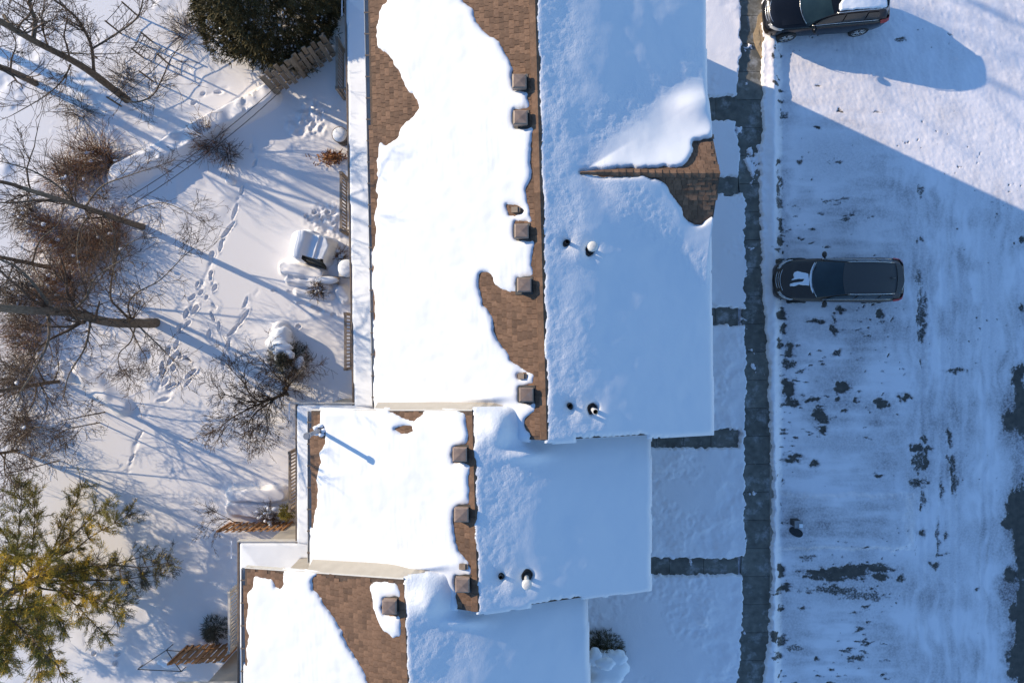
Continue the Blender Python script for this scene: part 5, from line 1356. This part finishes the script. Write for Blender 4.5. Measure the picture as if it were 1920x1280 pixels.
# ------------------------------------------------------------------ cars
def loft(mb, secs, close=True, caps=True):
    n0 = len(mb.v); m = len(secs[0])
    for s in secs: mb.v += [tuple(p) for p in s]
    for i in range(len(secs) - 1):
        for k in range(m if close else m - 1):
            k2 = (k + 1) % m
            mb.f.append((n0 + i * m + k, n0 + i * m + k2, n0 + (i + 1) * m + k2, n0 + (i + 1) * m + k))
    if caps and close:
        mb.f.append(tuple(n0 + k for k in range(m))[::-1]); mb.f.append(tuple(n0 + (len(secs) - 1) * m + k for k in range(m)))
def make_car(label, loc, rz, Lh, W, paint, roofpaint, sideglass, snow_hood, snow_roof, zs=1.0):
    """front towards -x; Lh half length, W half width"""
    t = thing('parked_car', label, 'car', loc, rz); t.scale = (1, 1, zs)
    def P(mb, name, mat, parent=t, smooth=True): return mb.build(name, M[mat], parent, smooth, False)
    k = Lh / 2.31
    st = [(-2.31, .50, .40, .58), (-2.285, .60, .32, .66), (-2.22, .73, .27, .74), (-2.08, .83, .24, .82), (-1.8, .90, .23, .89), (-1.4, .95, .23, .94), (-1.0, .97, .23, .985), (-.4, .985, .22, 1.0), (.3, .99, .22, 1.01), (1.0, 1.0, .22, 1.03), (1.55, 1.0, .24, 1.05), (1.9, .97, .28, 1.04), (2.12, .90, .33, 1.0), (2.24, .78, .38, .94), (2.30, .62, .44, .86)]
    secs = []
    for (x, w, zb, zt) in st:
        w *= W; h = zt - zb
        half = [(w * .80, zb), (w * .95, zb + h * .10), (w * .985, zb + h * .3), (w, zb + h * .58), (w * .985, zb + h * .82), (w * .95, zb + h * .93), (w * .86, zt), (w * .6, zt + .02), (w * .3, zt + .032)]
        ring = [(x * k, y, z) for y, z in half] + [(x * k, 0, zt + .036)] + [(x * k, -y, z) for y, z in half[::-1]]
        secs.append(ring)
    mb = MB(); loft(mb, secs); body = P(mb, 'body', paint)
    # hood panel slightly proud
    def strip(rows, name, mat, parent=t, dz=0.0):
        mb = MB(); n = len(rows[0])
        for rw in rows: mb.v += [(x, y, z + dz) for x, y, z in rw]
        for i in range(len(rows) - 1):
            for j in range(n - 1): mb.f.append((i * n + j, i * n + j + 1, (i + 1) * n + j + 1, (i + 1) * n + j))
        return P(mb, name, mat, parent)
    yy_ = np.linspace(-1, 1, 11)
    hood = []
    for (x, w, z) in ((-2.02, .66, .845), (-1.8, .72, .895), (-1.5, .74, .94), (-1.32, .75, .968), (-1.15, .75, .992)):
        hood.append([((x - .0 + (.13 if x > -1.2 else -.0) * y * y + (.22 if x < -1.9 else .0) * y * y) * k, y * w * W, z + .032 * (1 - y * y) + .004) for y in yy_])
    strip(hood, 'hood', paint)
    # glasshouse
    def arc(x, hw, z, bow, crown): return [((x + bow * y * y) * k, y * hw * W, z + crown * (1 - y * y)) for y in yy_]
    ws = [arc(-1.16, .80, .985, .20, .05), arc(-.88, .775, 1.14, .18, .05), arc(-.57, .74, 1.31, .14, .05), arc(-.22, .69, 1.46, .10, .05)]
    strip(ws, 'windshield', 'glass', dz=.012)
    rf = [arc(-.22, .69, 1.462, .10, .055), arc(.1, .70, 1.52, .06, .055), arc(.6, .70, 1.55, .02, .05), arc(1.1, .69, 1.545, 0, .05), arc(1.55, .67, 1.51, -.02, .045), arc(1.78, .65, 1.475, -.05, .04)]
    roof = strip(rf, 'roof', roofpaint, dz=.016)
    rr0 = [arc(1.78, .65, 1.475, -.05, .04), arc(1.9, .655, 1.40, -.07, .04), arc(2.03, .66, 1.25, -.08, .04), arc(2.16, .67, 1.06, -.10, .03)]
    strip(rr0, 'rear_window', 'glass', dz=.014)
    sp = [arc(1.70, .66, 1.505, -.05, .045), arc(1.95, .62, 1.475, -.10, .03)]
    strip(sp, 'spoiler', roofpaint, dz=.022)
    mbs = MB(); 
    edge_w = [w[-1] for w in ws]; edge_r = [q[-1] for q in rf]; edge_b = [q[-1] for q in rr0]
    topline = edge_w + edge_r[1:] + edge_b[1:]
    for s in (1, -1):
        base = []
        for (x, y, z) in topline: base.append((x, .885 * W, 1.0 + .03 * min(1, max(0, (x + 1) / 2.5))))
        rows = [[(x, s * y, z + .012) for x, y, z in topline], [((x + bx) / 2, s * ((y + by) / 2 + .012), (z + bz) / 2) for (x, y, z), (bx, by, bz) in zip(topline, base)], [(x, s * y, z) for x, y, z in base]]
        if s == 1: rows = rows[::-1]
        strip(rows, 'side_body', paint)
        # side windows proud of the side body
        def lerp_side(x, f):
            i = max(j for j in range(len(topline)) if topline[j][0] <= x + 1e-6) if x >= topline[0][0] else 0
            i = min(i, len(topline) - 2); a, b_ = topline[i], topline[i + 1]; tt = (x - a[0]) / max(1e-6, b_[0] - a[0])
            top = (x, a[1] + (b_[1] - a[1]) * tt, a[2] + (b_[2] - a[2]) * tt); bz = 1.0 + .03 * min(1, max(0, (x + 1) / 2.5))
            y = top[1] + (.885 * W - top[1]) * f; z = top[2] + (bz - top[2]) * f
            bulge = .024 * math.sin(f * math.pi) 
            return (x, s * (y + bulge + .010), z + .012)
        for (xa, xb, fa, fb) in ((-.62, .30, .16, .86), (.36, 1.12, .14, .86), (1.18, 1.66, .20, .80)):
            g0 = np.linspace(xa * k, xb * k, 6)
            rows = [[lerp_side(x, fa + (.30 if (xa < -.5 and x == g0[0]) else 0) + (.18 if (xb > 1.5 and x == g0[-1]) else 0)) for x in g0], [lerp_side(x, (fa + fb) / 2) for x in g0], [lerp_side(x, fb) for x in g0]]
            if s == 1: rows = rows[::-1]
            strip(rows, 'side_window', sideglass)
        mb = MB(); mb.tube([lerp_side(x * k, .93) for x in np.linspace(-.75, 1.72, 10)], .013, 6); P(mb, 'window_trim', 'chrome')
        mb = MB(); mb.tube([lerp_side(x * k, .0)[:2] + (lerp_side(x * k, 0)[2] + .03,) for x in np.linspace(-.05, 1.6, 8)], .014, 6); P(mb, 'roof_rail', 'chrome')
        # mirrors
        mb = MB(); mb.dome((-.66 * k, s * (W + .09), 1.02), .085, .12, .10, 12, 5); mb.dome((-.66 * k, s * (W + .09), 1.02), .085, .12, -.06, 12, 3)
        mb.tube([(-.62 * k, s * W * .9, .99), (-.66 * k, s * (W + .05), 1.03)], .03, 6); P(mb, 'mirror', paint)
        # lamps
        hl = [[(-2.19 * k, s * .52 * W, .775), (-2.12 * k, s * .66 * W, .80), (-1.98 * k, s * .80 * W, .845), (-1.78 * k, s * .885 * W, .885)], [(-2.255 * k, s * .52 * W, .70), (-2.20 * k, s * .68 * W, .72), (-2.05 * k, s * .83 * W, .765), (-1.83 * k, s * .915 * W, .80)]]
        if s == 1: hl = hl[::-1]
        strip(hl, 'headlight', 'lamp', dz=.022)
        mb = MB(); mb.tube([(-2.20 * k, s * .50 * W, .80), (-2.12 * k, s * .66 * W, .822), (-1.98 * k, s * .80 * W, .868), (-1.76 * k, s * .89 * W, .905)], .011, 6); P(mb, 'headlight_trim', 'chrome')
        tl = [[(1.80 * k, s * .905 * W, 1.05), (2.0 * k, s * .87 * W, 1.055), (2.13 * k, s * .80 * W, 1.03), (2.20 * k, s * .62 * W, 1.0)], [(1.86 * k, s * .985 * W, .92), (2.08 * k, s * .945 * W, .90), (2.22 * k, s * .85 * W, .88), (2.285 * k, s * .64 * W, .85)]]
        if s == -1: tl = tl[::-1]
        strip(tl, 'taillight', 'red', dz=.02)
        for wx_ in (-1.42 * k, 1.36 * k):
            mb = MB(); R = .345; n = 28; yo = s * (W + .012); yi_ = s * (W - .22)
            prof = [(yi_, .20), (yi_, R - .03), (yi_ + s * .03, R), (yo - s * .03, R), (yo, R - .03), (yo, .235), (yo - s * .02, .225)]
            secs = [[(wx_ + q * math.cos(a), y, .345 + q * math.sin(a)) for y, q in prof] for a in np.linspace(0, 2 * math.pi, n + 1)]
            loft(mb, secs, False, False); wh = P(mb, 'wheel', 'rubber')
            mb = MB()
            mb.v += [(wx_ + .06 * math.cos(a), yo - s * .01, .345 + .06 * math.sin(a)) for a in np.linspace(0, 6.283, 13)[:-1]]; mb.f.append(tuple(range(12)) if s == -1 else tuple(range(12))[::-1])
            for q in range(5):
                a = q * 1.2566; ax = Vector((math.cos(a), 0, math.sin(a))); bx = Vector((-math.sin(a), 0, math.cos(a)))
                for sgn in (-.22, .22):
                    d2 = (ax + bx * sgn).normalized(); cpt = Vector((wx_, yo - s * .015, .345)) + d2 * .13
                    mb.obox(cpt, d2, Vector((0, 1, 0)), d2.cross(Vector((0, 1, 0))), .10, .012, .016)
            mb.tube([(wx_ + .228 * math.cos(a), yo - s * .012, .345 + .228 * math.sin(a)) for a in np.linspace(0, 6.283, 25)], .014, 5, False)
            P(mb, 'rim', 'chrome', wh)
    for j, (dx, z) in enumerate(((0, .70), (.055, .76), (.11, .81))):
        mb = MB(); mb.tube([((-2.30 + dx + .10 * y * y) * k, y * .48 * W, z + .01) for y in np.linspace(-1, 1, 9)], .013 if j else .018, 6); P(mb, 'grille_bar', 'chrome')
    mb = MB(); mb.tube([((-2.32 + .30 * y * y) * k, y * .86 * W, .47) for y in np.linspace(-1, 1, 11)], .035, 6); P(mb, 'front_bumper', 'rubber')
    mb = MB(); mb.tube([((2.30 - .20 * y * y) * k, y * .86 * W, .56) for y in np.linspace(-1, 1, 11)], .035, 6); P(mb, 'rear_bumper', paint)
    mb = MB(); mb.tube([((2.235 - .14 * y * y) * k, y * .56 * W, 1.02) for y in np.linspace(-1, 1, 9)], .016, 6); P(mb, 'tailgate_trim', 'chrome')
    mb = MB(); mb.tube([((-1.14 + .20 * y * y) * k, y * .78 * W, 1.015 + .035 * (1 - y * y)) for y in np.linspace(-1, 1, 11)], .014, 6); P(mb, 'wiper_cowl', 'chrome')
    for y in (-.35, .18):
        mb = MB(); mb.tube([((-1.11) * k, y * W, 1.06), ((-1.0) * k, (y + .42) * W, 1.11)], .008, 5); P(mb, 'wiper', 'black')
    mb = MB(); mb.obox((1.52 * k, 0, 1.60), (1, 0, -.05), (0, 1, 0), (0, 0, 1), .07, .015, .03); P(mb, 'antenna_fin', roofpaint)
    mb = MB(); mb.obox((2.315 * k, 0, .74), (0, 1, 0), (0, 0, 1), (1, 0, 0), .22, .055, .006); P(mb, 'plate', 'lamp')
    if snow_hood:
        mb = MB(); mb.tube([((-1.18 + .20 * y * y) * k, y * .80 * W, 1.0 + .04 * (1 - y * y)) for y in np.linspace(-.75, .95, 12)], [.012, .03, .024, .034, .03, .04, .036, .03, .026, .022, .018, .01], 7); P(mb, 'cowl_snow', 'snow')
    return t, k
carA, kA = make_car('dark grey hatchback with patches of snow on its hood', (11.95, 2.24, -.04), 0, 2.31, .81, 'paint_grey', 'roof_grey', 'glass', True, False)
def local_sheet(name, poly, zf, parent, mat, n=60, ext=None, thick=.02, smooth=True):
    xs = np.linspace(min(p[0] for p in poly) - .04, max(p[0] for p in poly) + .04, n); ys = np.linspace(min(p[1] for p in poly) - .04, max(p[1] for p in poly) + .04, n)
    X_, Y_ = np.meshgrid(xs, ys)
    m = inpoly(X_ + .03 * fbm(X_, Y_, .2, 401, 3), Y_ + .03 * fbm(X_, Y_, .2, 405, 3), poly).astype(float); mb_ = blur(m, 1)
    Z_ = zf(X_, Y_) + thick * sstep(.2, .8, mb_) - .012 * (1 - sstep(0, .3, mb_)) + .25 * thick * fbm(X_, Y_, .25, 409, 2)
    o = link(name, grid_mesh(name, X_, Y_, Z_, keep=mb_ > .05), M[mat], parent, False); return o
hoodz = lambda X_, Y_: np.interp(X_ / kA - .07 * (Y_ / .6) ** 2, (-2.02, -1.8, -1.5, -1.25, -1.02), (.845, .895, .94, .975, 1.0)) + .036 * (1 - (Y_ / .6) ** 2) + .004
# outline traced in car coordinates from the photograph
def carpx(px, py): q = pw(px, py, .97); return (q.x - 11.95, q.y - 2.24)
local_sheet('hood_snow', [carpx(*p) for p in ((1491, 510), (1497, 508), (1505, 511), (1516, 514), (1517, 530), (1517, 535), (1508, 534), (1500, 533), (1490, 536), (1483, 536), (1483, 532), (1494, 530), (1506, 528), (1509, 523), (1498, 521), (1491, 523), (1485, 524), (1490, 520), (1489, 515))], hoodz, carA, 'snow', 70, thick=.022)
carB, kB = make_car('black hatchback with a snow-covered roof and bronze side glass', (11.46, 12.14, -.04), math.radians(4.5), 2.22, .82, 'paint_black', 'paint_black', 'glass_side', False, True, 1.09)
roofz = lambda X_, Y_: np.interp(X_ / kB, (-.22, .1, .6, 1.1, 1.55, 1.78), (1.462, 1.52, 1.55, 1.545, 1.51, 1.475)) + .05 * (1 - (Y_ / .57) ** 2) + .018
local_sheet('roof_snow', [(.10, -.50), (.05, -.30), (.14, -.15), (.02, .0), (.10, .2), (.04, .5), (1.70, .50), (1.74, .2), (1.74, -.3), (1.70, -.50), (.9, -.52)], roofz, carB, 'snow', 80, thick=.05)
